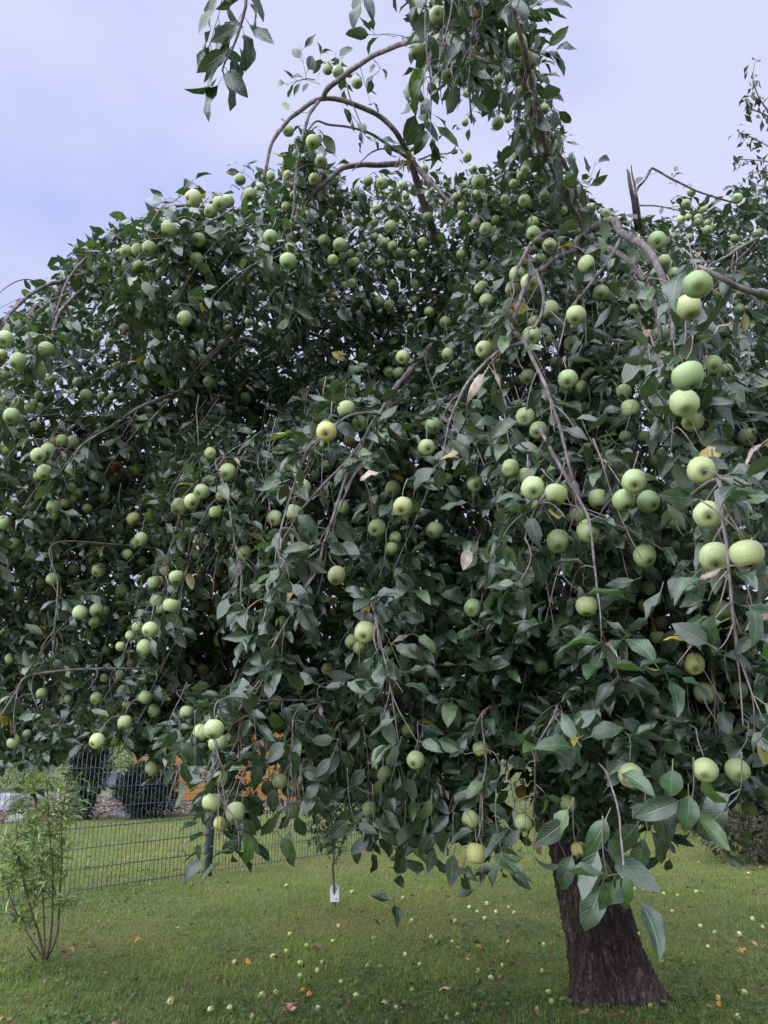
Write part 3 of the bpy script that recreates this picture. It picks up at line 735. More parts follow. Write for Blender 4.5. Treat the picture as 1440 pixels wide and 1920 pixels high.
allp = np.vstack([catmull(b[0], 40) for b in BR])
for k in range(13, len(BR)):          # a branch that starts in mid air is led back into the crown
    P, r0, r1, leafy = BR[k]
    own = np.vstack([catmull(b[0], 40) for j, b in enumerate(BR) if j != k])
    if np.linalg.norm(own - P[0], axis=1).min() > 0.09 and P[0][2] < 4.0:
        v = P[0] - np.array((TAX[0], TAX[1], P[0][2])); v = v / np.linalg.norm(v)
        BR[k] = (np.vstack((P[0] - v * 0.7 + (0, 0, 0.05), P[0] - v * 0.3 + (0, 0, 0.04), P)), r0, r1, leafy)
tree_branch_pts = []      # for pruning the leaves that would hide a bare branch
for k, (P, r0, r1, leafy) in enumerate(BR):
    seglen = np.linalg.norm(np.diff(P, axis=0), axis=1).sum()
    n = max(8, int(seglen / 0.035))
    n = min(n, 90)
    path = catmull(P, n)
    path += 0.003 * np.stack([np.sin(np.linspace(0, seglen * 14, n) + q) * 0.6 + 0.4 * np.sin(np.linspace(0, seglen * 33, n) + 2 * q) for q in (k, k + 2.1, k + 4.4)], -1) * min(1.0, r1 / 0.006)
    rad = np.linspace(r0, r1, n)
    V, F, Tr = tube(local(path), rad, 10 if r0 > 0.008 else 7, True, 0.05)
    s_ = Soup(); s_.add(V, F); s_.l.append(Tr.ravel()); s_.t.append(np.full(len(Tr), 3))
    nm = 'limb' if k < 13 else 'branch'
    add(nm, s_.mesh(nm, M_BRANCH), tree)
    if k >= 13:
        x, y, d = project(path)
        bare = 1.0 - leafy
        for a in range(0, n, 1):
            tree_branch_pts.append((x[a], y[a], d[a], FPX * rad[a] / d[a] + 5, bare))
tree_branch_pts = np.array(tree_branch_pts)

# ------------------------------------------------------------------ apple tree: leafy shoots
SIL = [(-60, 620), (0, 600), (20, 590), (60, 560), (95, 535), (120, 490), (150, 465), (200, 440), (240, 410), (300, 385), (350, 370), (400, 375), (440, 385), (480, 355), (500, 335), (535, 310), (545, 245), (560, 230), (590, 240), (605, 290),
       (640, 320), (700, 335), (760, 325), (800, 330), (850, 330), (900, 320), (955, 300), (965, 250), (950, 185), (850, 165), (800, 150), (780, 110), (765, 60), (770, -60), (1010, -60), (1000, 60), (1010, 100), (1005, 150), (1020, 185), (1050, 230),
       (1075, 300), (1090, 350), (1125, 385), (1180, 405), (1250, 410), (1285, 370), (1340, 360), (1400, 352), (1520, 340), (1520, 1520), (1440, 1525), (1380, 1505), (1300, 1535), (1220, 1535), (1160, 1550), (1100, 1600), (1050, 1570), (1010, 1540), (960, 1580),
       (900, 1600), (850, 1560), (760, 1600), (720, 1560), (700, 1540), (650, 1490), (600, 1470), (560, 1490), (500, 1480), (470, 1560), (430, 1570), (385, 1500), (330, 1430), (290, 1430), (230, 1395), (160, 1405), (100, 1430), (0, 1445), (-60, 1440)]
HOLES = [[(312, 1405), (390, 1405), (385, 1500), (320, 1500)], [(440, 1400), (475, 1372), (535, 1365), (525, 1505), (440, 1505)], [(925, 1405), (985, 1405), (1015, 1470), (1010, 1540), (925, 1560), (920, 1480)],
         [(180, 1425), (240, 1425), (240, 1500), (180, 1500)]]

LB, LA, LU, LL, LT, LC, LF = [], [], [], [], [], [], []     # leaf base, axis, up, length, template, tint, fixed
twigs = Soup()

def tints(n, r, z):
    c1 = np.array((0.012, 0.029, 0.017)); c2 = np.array((0.031, 0.062, 0.031)); c3 = np.array((0.080, 0.140, 0.040))
    k = r.random((n, 1))
    c = c1 * (1 - k) + c2 * k
    k2 = (r.random((n, 1)) < 0.07)
    c = np.where(k2, c2 * 0.4 + c3 * 0.6, c)
    yel = r.random((n, 1)) < 0.008
    c = np.where(yel, np.array((0.30, 0.22, 0.03)), c)
    return c

def put_leaves(base, axis, up, length, r, fixed=0, tint=None, tmpl=None):
    n = len(base)
    if tmpl is None:
        tmpl = r.integers(0, NLIVE, n)
    if tint is None:
        tint = tints(n, r, base[:, 2])
        dead = r.random(n) < 0.016
        tmpl = np.where(dead, r.integers(NLIVE, NLIVE + 4, n), tmpl)
        dc = np.array((0.26, 0.18, 0.15)) * r.uniform(0.5, 1.25, (n, 1))
        tint = np.where(dead[:, None], dc, tint)
    LB.append(base); LA.append(axis); LU.append(up); LL.append(length); LT.append(tmpl); LC.append(tint); LF.append(np.full(n, fixed))

def outward(p):
    v = np.zeros_like(p); v[..., 0] = p[..., 0] - TAX[0]; v[..., 1] = p[..., 1] - TAX[1]
    return norm(v)

def shoot(p, d0, L, r, nleaf, droop=0.5, leafL=(0.075, 0.105), stem=0.0028, fixed=0, back=0.05, tip=True, start=0.0, draw=True):
    """a drooping shoot through p; leaves along it and a tuft at its end"""
    p = np.asarray(p, float); d0 = norm(d0)
    t = np.linspace(0, 1, 6)[:, None]
    wob = r.normal(0, 0.012, 3)
    path = p + d0 * L * t + np.array((0, 0, -1)) * droop * L * t ** 2 + wob * np.sin(t * 3.1)
    ex, ey, _ = project(path[[0, 3, 5]])
    if not fixed and ey.min() < 700 and not in_poly(ex, ey, SIL).all() and r.random() < 0.72:
        return
    if back:
        b0 = p - d0 * back + np.array((0, 0, 0.03)) - outward(p[None])[0] * back * 0.35
        full = np.vstack((b0[None], path))
    else:
        full = path
    if draw: add_tube(twigs, local(full), np.linspace(stem * 1.0, stem * 0.5, len(full)), 4)
    tt = np.sort(r.uniform(start, 1, nleaf))
    if tip:
        m = r.integers(3, 6)
        tt = np.concatenate((tt, np.full(m, 1.0)))
    n = len(tt)
    seg = tt * 5; i = np.minimum(seg.astype(int), 4); f = (seg - i)[:, None]
    pos = path[i] * (1 - f) + path[i + 1] * f
    tan = norm(path[i + 1] - path[i])
    az = np.arange(n) * 2.4 + r.uniform(0, 6.28) + r.normal(0, 0.4, n)
    ref = np.where(np.abs(tan[:, 2:3]) < 0.85, np.array((0, 0, 1.0)), np.array((1.0, 0, 0)))
    e1 = norm(np.cross(tan, ref)); e2 = np.cross(tan, e1)
    rad = np.cos(az)[:, None] * e1 + np.sin(az)[:, None] * e2
    axis = norm(0.42 * tan + 1.0 * rad + np.array((0, 0, -1)) * r.uniform(-0.25, 0.5, (n, 1)) + r.normal(0, 0.2, (n, 3)))
    up = np.array((0, 0, 0.75)) + outward(pos) * 0.6 + r.normal(0, 0.42, (n, 3))
    L_ = r.uniform(leafL[0], leafL[1], n) * np.where(r.random(n) < 0.15, 0.6, 1.0)
    put_leaves(pos, axis, up, L_, r, fixed)

def field(n, off, r, poly=SIL, leafL=(0.078, 0.116), nl=(7, 14), ymin=-80, draw=True):
    """n shoots spread over the crown at the depth its outer face has there plus an offset"""
    got = 0; guard = 0
    while got < n and guard < 60:
        guard += 1
        x = r.uniform(-70, 1520, n); y = r.uniform(ymin, 1600, n)
        ok = in_poly(x, y, poly)
        x, y = x[ok], y[ok]
        d = front_depth(x, y)
        # farther parts need more shoots for the same area
        ok = r.random(len(x)) < np.clip((d / 3.6) ** 2, 0.18, 1.0)
        x, y, d = x[ok], y[ok], d[ok]
        d = d + off(len(d), r)
        for a in range(len(x)):
            if got >= n: break
            p = at(x[a], y[a], d[a])
            if y[a] > 1380 and r.random() < 0.25: continue
            o_ = outward(p[None])[0]
            hi = np.clip((p[2] - 3.0) / 1.6, 0, 1)
            dirn = o_ * (0.55 + 0.35 * hi) + np.array((0, 0, -1)) * (0.95 - 1.0 * hi) + r.normal(0, 0.33, 3)
            L = r.uniform(0.18, 0.42)
            if y[a] > 1300: L *= 0.6
            lk = float(np.interp(d[a], [2.4, 3.6], [1.0, 0.84]))
            shoot(p - norm(dirn) * L * 0.5, dirn, L, r, r.integers(*nl), droop=0.35 + 0.3 * hi, leafL=(leafL[0] * lk, leafL[1] * lk), draw=draw and r.random() < 0.45)
            got += 1

r1 = np.random.default_rng(101)
field(4000, lambda n, r: r.uniform(-0.06, 0.48, n), r1)
field(1200, lambda n, r: r.uniform(0.40, 1.6, n), r1, draw=False)
LOWCUT = [p for p in SIL]
field(700, lambda n, r: r.uniform(1.4, 3.0, n), r1, nl=(7, 12), draw=False)
# far side of the crown
r2 = np.random.default_rng(102)
for k in range(520):
    az = r2.uniform(0, 2 * np.pi)
    ro = r2.uniform(1.6, 3.6)
    p = np.array((TAX[0] + ro * math.cos(az), TAX[1] + ro * math.sin(az), 0))
    if p[1] < 4.3: continue
    top = 4.6 - 0.16 * ro ** 2
    p[2] = r2.uniform(1.75, top)
    if p[1] < 6.0 and p[0] < -1.2: continue
    o_ = outward(p[None])[0]
    shoot(p, o_ * 0.6 + np.array((0, 0, -0.6)) + r2.normal(0, 0.3, 3), r2.uniform(0.25, 0.5), r2, r2.integers(7, 13), leafL=(0.085, 0.115))
# leaves along the drawn branches
r3 = np.random.default_rng(103)
for k, (P, r0, r1_, leafy) in enumerate(BR):
    if k < 13 or leafy <= 0: continue
    L = np.linalg.norm(np.diff(P, axis=0), axis=1).sum()
    m = int(L / 0.055 * leafy)
    path = catmull(P, 60)
    for a in range(m):
        i = r3.integers(5, 59)
        p = path[i]; tan = norm(path[min(i + 1, 59)] - path[i - 1])
        dirn = tan * 0.6 + r3.normal(0, 0.6, 3) + np.array((0, 0, -0.3))
        shoot(p, dirn, r3.uniform(0.04, 0.16), r3, r3.integers(2, 6), droop=0.4, back=0, stem=0.0022)
    shoot(path[-1], path[-1] - path[-3], 0.1, r3, 5, back=0)
# sprays against the sky at the top of the frame and a few odd twigs on the skyline
r4 = np.random.default_rng(104)
def spray(px, d, n, lo=0.075, hi=0.10, down=0.6, stem=0.0017):
    P = catmull(np.array([at(x, y, d) for x, y in px]), 20)
    add_tube(twigs, local(P), np.linspace(stem, stem * 0.5, 20), 5)
    for a in range(n):
        t = (a + 0.5) / n
        i = min(18, int(t * 19))
        tan = norm(P[i + 1] - P[i])
        side = norm(np.cross(tan, np.array((0, 1.0, 0)))) * (1 if a % 2 else -1)
        axis = tan * 0.7 + side * r4.uniform(0.4, 1.0) + np.array((0, 0, -down * r4.uniform(0.3, 1.2))) + r4.normal(0, 0.2, 3)
        up = np.array((0, -0.7, 0.4)) + r4.normal(0, 0.5, 3)
        put_leaves(P[i][None], axis[None], up[None], np.array([r4.uniform(lo, hi)]), r4, 1)
spray([(462, -40), (460, 10), (452, 45), (437, 90), (420, 125), (420, 150)], 2.35, 17, 0.085, 0.115)
spray([(420, -30), (412, 20), (400, 60), (392, 95)], 2.4, 8, 0.085, 0.11)
spray([(675, -40), (678, -10), (680, 5)], 2.5, 3)
spray([(600, 158), (575, 150), (556, 152), (535, 160)], 3.5, 7, 0.05, 0.085, 0.0)
spray([(575, 150), (568, 115), (562, 80)], 3.5, 3, 0.07, 0.10, -0.4)
spray([(640, 140), (630, 115), (630, 95)], 3.7, 4, 0.06, 0.09, -0.3)
spray([(700, 110), (712, 130), (690, 150)], 3.5, 4, 0.06, 0.09)
spray([(660, 215), (676, 240), (682, 265)], 3.7, 5, 0.06, 0.09)
spray([(1075, 400), (1100, 350), (1118, 300)], 3.6, 5, 0.07, 0.10, -0.3)
spray([(1270, 350), (1260, 335), (1268, 325)], 5.0, 6, 0.03, 0.06, -0.2)
spray([(480, 345), (460, 325), (445, 322)], 3.8, 4, 0.06, 0.09)
spray([(340, 380), (320, 372), (305, 376)], 3.9, 6, 0.05, 0.09, 0.0)
spray([(250, 410), (215, 430), (195, 450)], 3.9, 7, 0.07, 0.10, 0.0)
spray([(700, 260), (725, 262), (738, 270)], 4.1, 6, 0.05, 0.08)
spray([(60, 550), (45, 548), (38, 552)], 3.8, 2, 0.07, 0.09)
spray([(800, 200), (808, 235), (804, 262)], 2.6, 8, 0.08, 0.10)
for (x, y, n) in [(790, 20, 8), (800, 110, 8), (830, 60, 10), (860, 20, 10), (870, 120, 10), (900, 70, 12), (930, 20, 12), (940, 120, 12), (970, 60, 10), (985, 130, 9), (960, 180, 9), (1000, 220, 8), (1030, 270, 8), (1050, 320, 8), (905, 170, 7), (780, 180, 6)]:
    spray([(x + r4.normal(0, 8), y - 50), (x, y), (x + r4.normal(0, 10), y + 45)], 2.55 + r4.uniform(0, 0.4) + max(0, y - 150) * 0.002, n, 0.085, 0.112, 0.7)
spray([(985, 100), (1015, 95), (1035, 100)], 2.6, 6, 0.07, 0.09, 0.1)
spray([(1010, 185), (1035, 195), (1040, 215)], 2.8, 5, 0.06, 0.09, 0.1)
spray([(975, 30), (1005, 10), (1040, -5)], 2.55, 8, 0.07, 0.09, 0.1)
# low hanging ends below the skirt
for (x0, y0, x1, y1, d, n) in [(455, 1540, 462, 1590, 2.6, 5), (520, 1560, 540, 1580, 2.8, 2), (760, 1560, 765, 1600, 2.9, 6), (810, 1540, 820, 1595, 2.8, 6), (930, 1540, 945, 1620, 2.3, 4), (905, 1560, 900, 1580, 2.5, 4),
                               (1075, 1555, 1085, 1610, 1.9, 7), (1210, 1530, 1215, 1560, 1.8, 4), (1130, 1590, 1140, 1650, 1.6, 6), (1300, 1480, 1290, 1520, 1.6, 6), (1390, 1470, 1380, 1500, 1.7, 6), (690, 1540, 650, 1575, 3.0, 6), (850, 1570, 860, 1600, 2.7, 5),
                               (985, 1560, 990, 1600, 2.6, 5)]:
    spray([(x0, y0 - 60), (x0, y0), (x1, y1)], d, n + 1, 0.080, 0.108, 0.3)
for (x, y, n) in [(480, 1400, 9), (500, 1440, 9), (545, 1420, 9), (575, 1440, 10), (600, 1400, 11), (615, 1455, 10), (640, 1425, 11), (665, 1470, 10), (690, 1430, 10), (715, 1490, 9), (740, 1450, 9), (760, 1500, 9), (655, 1510, 8), (700, 1540, 8), (560, 1490, 6), (365, 1400, 7), (340, 1420, 6), (800, 1500, 8)]:
    spray([(x + r4.normal(0, 10), y - 70), (x, y - 10), (x + r4.normal(0, 14), y + 35)], 2.75 + r4.uniform(-0.1, 0.35), n, 0.078, 0.108, 0.4)
# big leaves close to the camera, as seen: base pixel, tip pixel, depth at base and tip, tilt of the blade
def hero(xb, yb, xt, yt, db, dt, nx, ny, nz, tint=(0.030, 0.066, 0.028), t=0):
    b = at(xb, yb, db); e = at(xt, yt, dt)
    L = np.linalg.norm(e - b) / 1.25
    put_leaves(b[None], norm(e - b)[None], np.array([(nx, ny, nz)]), np.array([L]), r4, 2, np.array([tint]), np.array([t]))
hero(1165, 1640, 1050, 1648, 1.42, 1.40, 0.1, -0.35, 1.0, t=4)
hero(1168, 1625, 1189, 1702, 1.42, 1.38, 0.3, -1.0, 0.2, (0.045, 0.095, 0.030), 1)
hero(1182, 1665, 1260, 1782, 1.40, 1.30, 0.5, -0.7, 0.75, (0.024, 0.050, 0.026), 2)
hero(1155, 1640, 1130, 1695, 1.45, 1.50, -0.3, -0.8, 0.3, t=6)
hero(1160, 1645, 1165, 1690, 1.44, 1.50, 0.4, -0.6, 0.5, t=7)
hero(1145, 1515, 1103, 1607, 1.62, 1.58, -0.2, -1.0, 0.4, (0.036, 0.078, 0.030), 3)
hero(1290, 1470, 1293, 1562, 1.60, 1.55, 0.0, -1.0, 0.5, (0.036, 0.078, 0.030), 5)
hero(1262, 1425, 1255, 1512, 1.65, 1.55, -0.4, -0.8, 0.6, t=8)
hero(1240, 1265, 1185, 1170, 1.70, 1.75, -0.2, -0.6, 0.9, t=1)
hero(1245, 1262, 1290, 1330, 1.70, 1.60, 0.5, -0.4, 0.9, t=2)
hero(1150, 1215, 1050, 1180, 1.8, 1.75, 0.0, -0.5, 1.0, t=9)
hero(1130, 1225, 1100, 1290, 1.8, 1.7, -0.3, -0.6, 0.8, t=4)
hero(1260, 1265, 1350, 1290, 1.7, 1.62, 0.2, -0.5, 0.9, t=3)
hero(1225, 1255, 1130, 1262, 1.72, 1.66, -0.1, -0.6, 0.9, t=10)
hero(1090, 1400, 1045, 1335, 1.9, 1.95, -0.5, -0.8, 0.4, t=11)
hero(1085, 1405, 1015, 1385, 1.9, 1.85, -0.1, -0.8, 0.7, t=5)
hero(1150, 1445, 1225, 1470, 1.7, 1.6, 0.1, -0.9, 0.5, t=2)
hero(935, 1598, 990, 1668, 2.2, 2.1, 0.4, -0.8, 0.4, t=6)
hero(460, 1548, 474, 1625, 2.6, 2.55, 0.6, -0.8, 0.2, (0.05, 0.10, 0.03), 7)
hero(545, 1545, 537, 1604, 2.9, 2.85, -0.4, -0.9, 0.1, t=8)
hero(560, 800, 502, 838, 2.7, 2.65, -0.3, -0.5, 0.8, (0.11, 0.16, 0.03), 4)
hero(1300, 500, 1232, 540, 2.05, 1.95, -0.1, -0.3, 1.0, (0.03, 0.06, 0.035), 1)
hero(1330, 1080, 1255, 1100, 1.6, 1.55, -0.1, -0.5, 1.0, t=9)
hero(1400, 1130, 1440, 1190, 1.55, 1.45, 0.3, -0.7, 0.7, t=3)
hero(1190, 1130, 1110, 1095, 1.9, 1.85, 0.0, -0.6, 0.9, t=0)
hero(1390, 610, 1330, 600, 2.0, 1.95, 0.0, -0.3, 1.0, (0.30, 0.22, 0.19), 17)
hero(1410, 1060, 1290, 1065, 1.6, 1.58, 0.0, -0.4, 1.0, (0.22, 0.17, 0.14), 18)
hero(1440, 825, 1390, 855, 1.8, 1.75, 0.0, -0.5, 1.0, (0.25, 0.18, 0.15), 16)
hero(915, 690, 880, 740, 2.7, 2.6, 0.3, -0.6, 0.5, (0.42, 0.34, 0.31), 19)
hero(720, 885, 675, 890, 2.8, 2.75, 0.0, -0.6, 0.8, (0.45, 0.36, 0.31), 12)
hero(880, 1020, 872, 1065, 2.5, 2.45, 0.2, -0.9, 0.3, (0.30, 0.24, 0.20), 13)
# withered clump where the arch was broken
for k in range(26):
    x = 762 + r4.normal(0, 9); y = 292 + r4.normal(0, 11)
    p = at(x, y, 4.25 + r4.normal(0, 0.05))
    put_leaves(p[None], np.array([(r4.normal(0, 0.6), r4.normal(0, 0.6), -1.0)]), r4.normal(0, 1, (1, 3)), np.array([r4.uniform(0.05, 0.085)]), r4, 1,
               np.array([np.array((0.17, 0.085, 0.05)) * r4.uniform(0.6, 1.5)]), np.array([int(r4.integers(NLIVE, NLIVE + 4))]))
for (cx, cy, n) in [(758, 425, 12), (575, 415, 10), (700, 690, 4), (760, 370, 6)]:
    for k in range(n):
        p = at(cx + r4.normal(0, 9), cy + r4.normal(0, 18), 3.6 + r4.normal(0, 0.05))
        put_leaves(p[None], np.array([(r4.normal(0, 0.5), r4.normal(0, 0.5), -1.0)]), r4.normal(0, 1, (1, 3)), np.array([r4.uniform(0.05, 0.09)]), r4, 1,
                   np.array([np.array((0.20, 0.10, 0.06)) * r4.uniform(0.6, 1.4)]), np.array([int(r4.integers(NLIVE, NLIVE + 4))]))
# ------------------------------------------------------------------ the many smaller apples deeper in the crown
XA = []
r9 = np.random.default_rng(93)
for (x0, y0, x1, y1, n) in [(0, 640, 260, 1000, 34), (0, 1000, 330, 1380, 36), (230, 420, 520, 760, 18), (480, 360, 900, 560, 26), (620, 330, 880, 460, 10), (900, 300, 1080, 480, 12), (1230, 380, 1440, 520, 16), (350, 760, 520, 1100, 12), (560, 860, 900, 1300, 16), (940, 560, 1260, 900, 16), (1100, 950, 1440, 1350, 12), (860, 30, 1000, 240, 8)]:
    for q in range(n // 2):
        cx, cy = r9.uniform(x0, x1), r9.uniform(y0, y1)
        d = float(front_depth(np.array([cx]), np.array([cy]))[0]) + r9.uniform(-0.02, 0.14)
        for e in range(r9.integers(1, 4)):
            x, y = cx + r9.normal(0, 16) * 3 / d, cy + r9.normal(0, 16) * 3 / d
            if not in_poly(np.array([x]), np.array([y]), SIL)[0]: continue
            sz = r9.uniform(0.044, 0.060); p = at(x, y, d + r9.normal(0, 0.03))
            if np.linalg.norm(APPOS - p, axis=1).min() < 0.07 or (XA and min(np.linalg.norm(p - a[0]) for a in XA) < 0.055): continue
            XA.append((p, sz))
# a spur with a few leaves behind every apple
r5 = np.random.default_rng(105)
for k in range(len(AP)):
    p = APPOS[k] + np.array((0, 0, APSIZE[k] * 0.55))
    back = norm(np.array((r5.normal(0, 0.5), 0.5, 0.9)))
    top = p + back * r5.uniform(0.06, 0.14)
    pth = catmull(np.array((p, p * 0.5 + top * 0.5 + r5.normal(0, 0.008, 3), top, top + norm(-outward(top[None])[0] + np.array((0, 0.3, 0.2))) * 0.06)), 7)
    add_tube(twigs, local(pth), np.linspace(0.0015, 0.0026, 7), 5)
    m = 7
    bp0 = APPOS[k] + np.stack((r5.normal(0, 0.05, m), r5.uniform(0.05, 0.2, m), r5.normal(0.02, 0.05, m)), -1)
    put_leaves(bp0, r5.normal(0, 1, (m, 3)) + np.array((0, 0.1, -0.2)), np.array((0, -0.5, 0.8)) + r5.normal(0, 0.4, (m, 3)), r5.uniform(0.07, 0.105, m) * min(1.0, 30.0 / APW[k] + 0.45), r5, 0)
    n = r5.integers(4, 8)
    az = r5.uniform(0, 6.28, n)
    axis = np.stack((np.cos(az), np.sin(az) * 0.8 + 0.25, r5.uniform(-0.5, 0.4, n)), -1)
    up = np.array((0, -0.4, 0.9)) + r5.normal(0, 0.4, (n, 3))
    put_leaves(np.repeat(top[None], n, 0), axis, up, r5.uniform(0.065, 0.10, n), r5, 0)

LB = np.concatenate(LB); LA = np.concatenate(LA); LU = np.concatenate(LU); LL = np.concatenate(LL)
LT = np.concatenate(LT).astype(int); LC = np.concatenate(LC); LF = np.concatenate(LF)
LA = norm(LA)
MID = LB + LA * (LL * 0.75)[:, None]
TIP = LB + LA * (LL * 1.2)[:, None]

XP = np.array([a[0] for a in XA]); XS = np.array([a[1] for a in XA])
xx, xy, xd = project(XP)
PX, PY, PD, PW = np.concatenate((APX, xx)), np.concatenate((APY, xy)), np.concatenate((APD, xd)), np.concatenate((APW, FPX * XS / xd))
PPOS, PSIZE = np.vstack((APPOS, XP)), np.concatenate((APSIZE, XS))
# prune: leaves outside the crown's outline, in front of visible fruit and bare wood, or inside an apple
r6 = np.random.default_rng(106)
mx, my, md = project(MID); tx, ty, td = project(TIP)
keep = np.ones(len(LB), bool)
fixed = LF > 0
upper = my < 700
out_tip = ~in_poly(tx, ty, SIL) & upper & (tx > -40) & (tx < 1480)
out_mid = ~in_poly(mx, my, SIL) & upper & (tx > -40) & (tx < 1480)
keep &= fixed | ~(out_mid & (r6.random(len(LB)) < 0.6)) 
keep &= fixed | ~(out_tip & (r6.random(len(LB)) < 0.2))
low = (my > 1390) & ~in_poly(mx, my, SIL)
keep &= fixed | ~(low & (r6.random(len(LB)) < 0.9) & (md < 12))
HOLES.append([(1025, 1575), (1090, 1590), (1160, 1600), (1175, 1700), (1040, 1700)])
for H in HOLES:
    keep &= fixed | ~(in_poly(mx, my, H) & (r6.random(len(LB)) < 0.86))
for H, f in (([(640, 325), (880, 325), (890, 470), (640, 480)], 0.42), ([(-40, 560), (120, 500), (260, 640), (170, 820), (-40, 930)], 0.33), ([(1180, 400), (1480, 370), (1480, 520), (1260, 490)], 0.35)):
    keep &= fixed | ~(in_poly(mx, my, H) & (r6.random(len(LB)) < f))      # thin places where the sky shows through
CH = 4000
for s in range(0, len(LB), CH):
    e = min(len(LB), s + CH)
    dx = mx[s:e, None] - PX[None]; dy = my[s:e, None] - PY[None]
    near = (dx * dx + dy * dy < (PW[None] * 0.5 + 0.34 * FPX * LL[s:e, None] / np.maximum(md[s:e, None], 0.3)) ** 2) & (md[s:e, None] < PD[None] + 0.01)
    hit = near.any(1)
    keep[s:e] &= (LF[s:e] == 2) | ~(hit & (r6.random(e - s) < 0.955))
    d3 = np.linalg.norm(MID[s:e, None, :] - PPOS[None], axis=2)
    keep[s:e] &= ~(d3 < PSIZE[None] * 0.62).any(1)
    bx = mx[s:e, None] - tree_branch_pts[None, :, 0]; by = my[s:e, None] - tree_branch_pts[None, :, 1]
    lw = 0.22 * FPX * LL[s:e, None] / np.maximum(md[s:e, None], 0.3)
    nb = (bx * bx + by * by < (tree_branch_pts[None, :, 3] + lw) ** 2) & (md[s:e, None] < tree_branch_pts[None, :, 2] + 0.02)
    pr = np.where(nb, tree_branch_pts[None, :, 4], 0).max(1)
    keep[s:e] &= (LF[s:e] > 0) | ~(r6.random(e - s) < np.clip(pr * 1.0 - 0.12, 0, 1))
keep &= md > 1.0
LB, LA, LU, LL, LT, LC, LF, mx, my, md = [a[keep] for a in (LB, LA, LU, LL, LT, LC, LF, mx, my, md)]
LX, LA, LN = leaf_frames(LB, LA, LU)

# the 300 leaves that show largest are parts of their own
facing = np.abs((LN * norm(LB - np.array((0, 0, CAM_Z)))).sum(1))
plen = FPX * LL / np.maximum(md, 0.5)
area = plen ** 2 * (0.15 + facing)
zb = np.full((245, 185), 1e9)
order = np.argsort(md)
vis = np.zeros(len(LB))
for i in order:
    x, y, r_ = mx[i] / 8, my[i] / 8, plen[i] * 0.27 / 8
    x0, x1, y0, y1 = int(x - r_), int(x + r_) + 1, int(y - r_), int(y + r_) + 1
    if x1 < 0 or y1 < 0 or x0 >= 180 or y0 >= 240: continue
    x0, y0 = max(x0, 0), max(y0, 0)
    blk = zb[y0:y1, x0:x1]
    if blk.size == 0: continue
    vis[i] = (blk > md[i] + 0.02).mean()
    np.minimum(blk, md[i], out=blk)
score = area * vis ** 2 * ((mx > 0) & (mx < 1440) & (my > 0) & (my < 1920))
score[LF == 2] += 1e9
sel = np.zeros(len(LB), bool); sel[np.argsort(-score)[:300]] = True

TINTSETS = [(0.014, 0.032, 0.018), (0.020, 0.043, 0.023), (0.030, 0.059, 0.029), (0.055, 0.104, 0.036)]
cache = {}
for i in np.nonzero(sel)[0]:
    c = LC[i]
    q = tuple(np.round(c, 3)) if LF[i] == 2 or c[0] > 0.06 else TINTSETS[int(np.argmin([abs(c[1] - t[1]) for t in TINTSETS]))]
    key = (int(LT[i]), q)
    if key not in cache:
        V, UV, F = HIGH[LT[i]]
        cache[key] = np_mesh('leaf', V, F.ravel(), np.arange(len(F)) * 4, np.full(len(F), 4), M_LEAF, True, np.array(q), UV)
    o = add('leaf', cache[key], tree)
    L = float(LL[i])
    m = Matrix.Identity(4)
    b = local(LB[i])
    for a in range(3):
        m[a][0] = LX[i][a] * L; m[a][1] = LA[i][a] * L; m[a][2] = LN[i][a] * L; m[a][3] = b[a]
    o.matrix_local = m
ns = ~sel
me = leaf_mesh('foliage', local(LB[ns]), LX[ns], LA[ns], LN[ns], LL[ns], LT[ns], LC[ns], M_LEAF, LOW)
tag(add('foliage', me, tree), kind='stuff')
tag(add('twigs', twigs.mesh('twigs', M_TWIG), tree), kind='stuff')
print('leaves', len(LB))

# ------------------------------------------------------------------ apples
def apple_mesh(seed, squash):
    r = random.Random(seed)
    nr, ns_ = 16, 13
    V = []; F = []
    ph = r.uniform(0, 6.28); rib = r.uniform(0.01, 0.035); asym = r.uniform(-0.10, 0.10); tilt = r.uniform(-0.14, 0.14)
    for i in range(ns_):
        t = i / (ns_ - 1)                      # 0 = calyx hollow (bottom), 1 = stem hollow (top)
        a = -math.pi / 2 + math.pi * t
        rad = 0.5 * math.cos(a) ** 0.82 if 0 < t < 1 else 0.0
        z = 0.5 * squash * math.sin(a)
        rad *= 1 + 0.07 * math.sin(a)
        if t < 0.2: z += 0.10 * (1 - t / 0.2) ** 1.6
        if t > 0.78: z -= 0.15 * ((t - 0.78) / 0.22) ** 1.6
        if i in (0, ns_ - 1):
            V.append((0, 0, z)); continue
        for j in range(nr):
            b = 2 * math.pi * j / nr
            k = 1 + rib * math.cos(5 * b + ph) * (1 - t * 0.5) + asym * math.cos(b + ph)
            V.append((rad * k * math.cos(b), rad * k * math.sin(b), z + tilt * rad * math.cos(b + 1)))
    for j in range(nr):
        F.append((0, 1 + (j + 1) % nr, 1 + j))
    for i in range(ns_ - 3):
        for j in range(nr):
            a0 = 1 + i * nr
            F.append((a0 + j, a0 + (j + 1) % nr, a0 + nr + (j + 1) % nr, a0 + nr + j))
    top = len(V) - 1; a0 = 1 + (ns_ - 3) * nr
    for j in range(nr):
        F.append((a0 + j, a0 + (j + 1) % nr, top))
    return py_mesh('apple', V, F, M_APPLE, True)
AMESH = [apple_mesh(k, s) for k, s in enumerate((0.88, 0.94, 0.98, 0.90, 0.84, 1.04))]
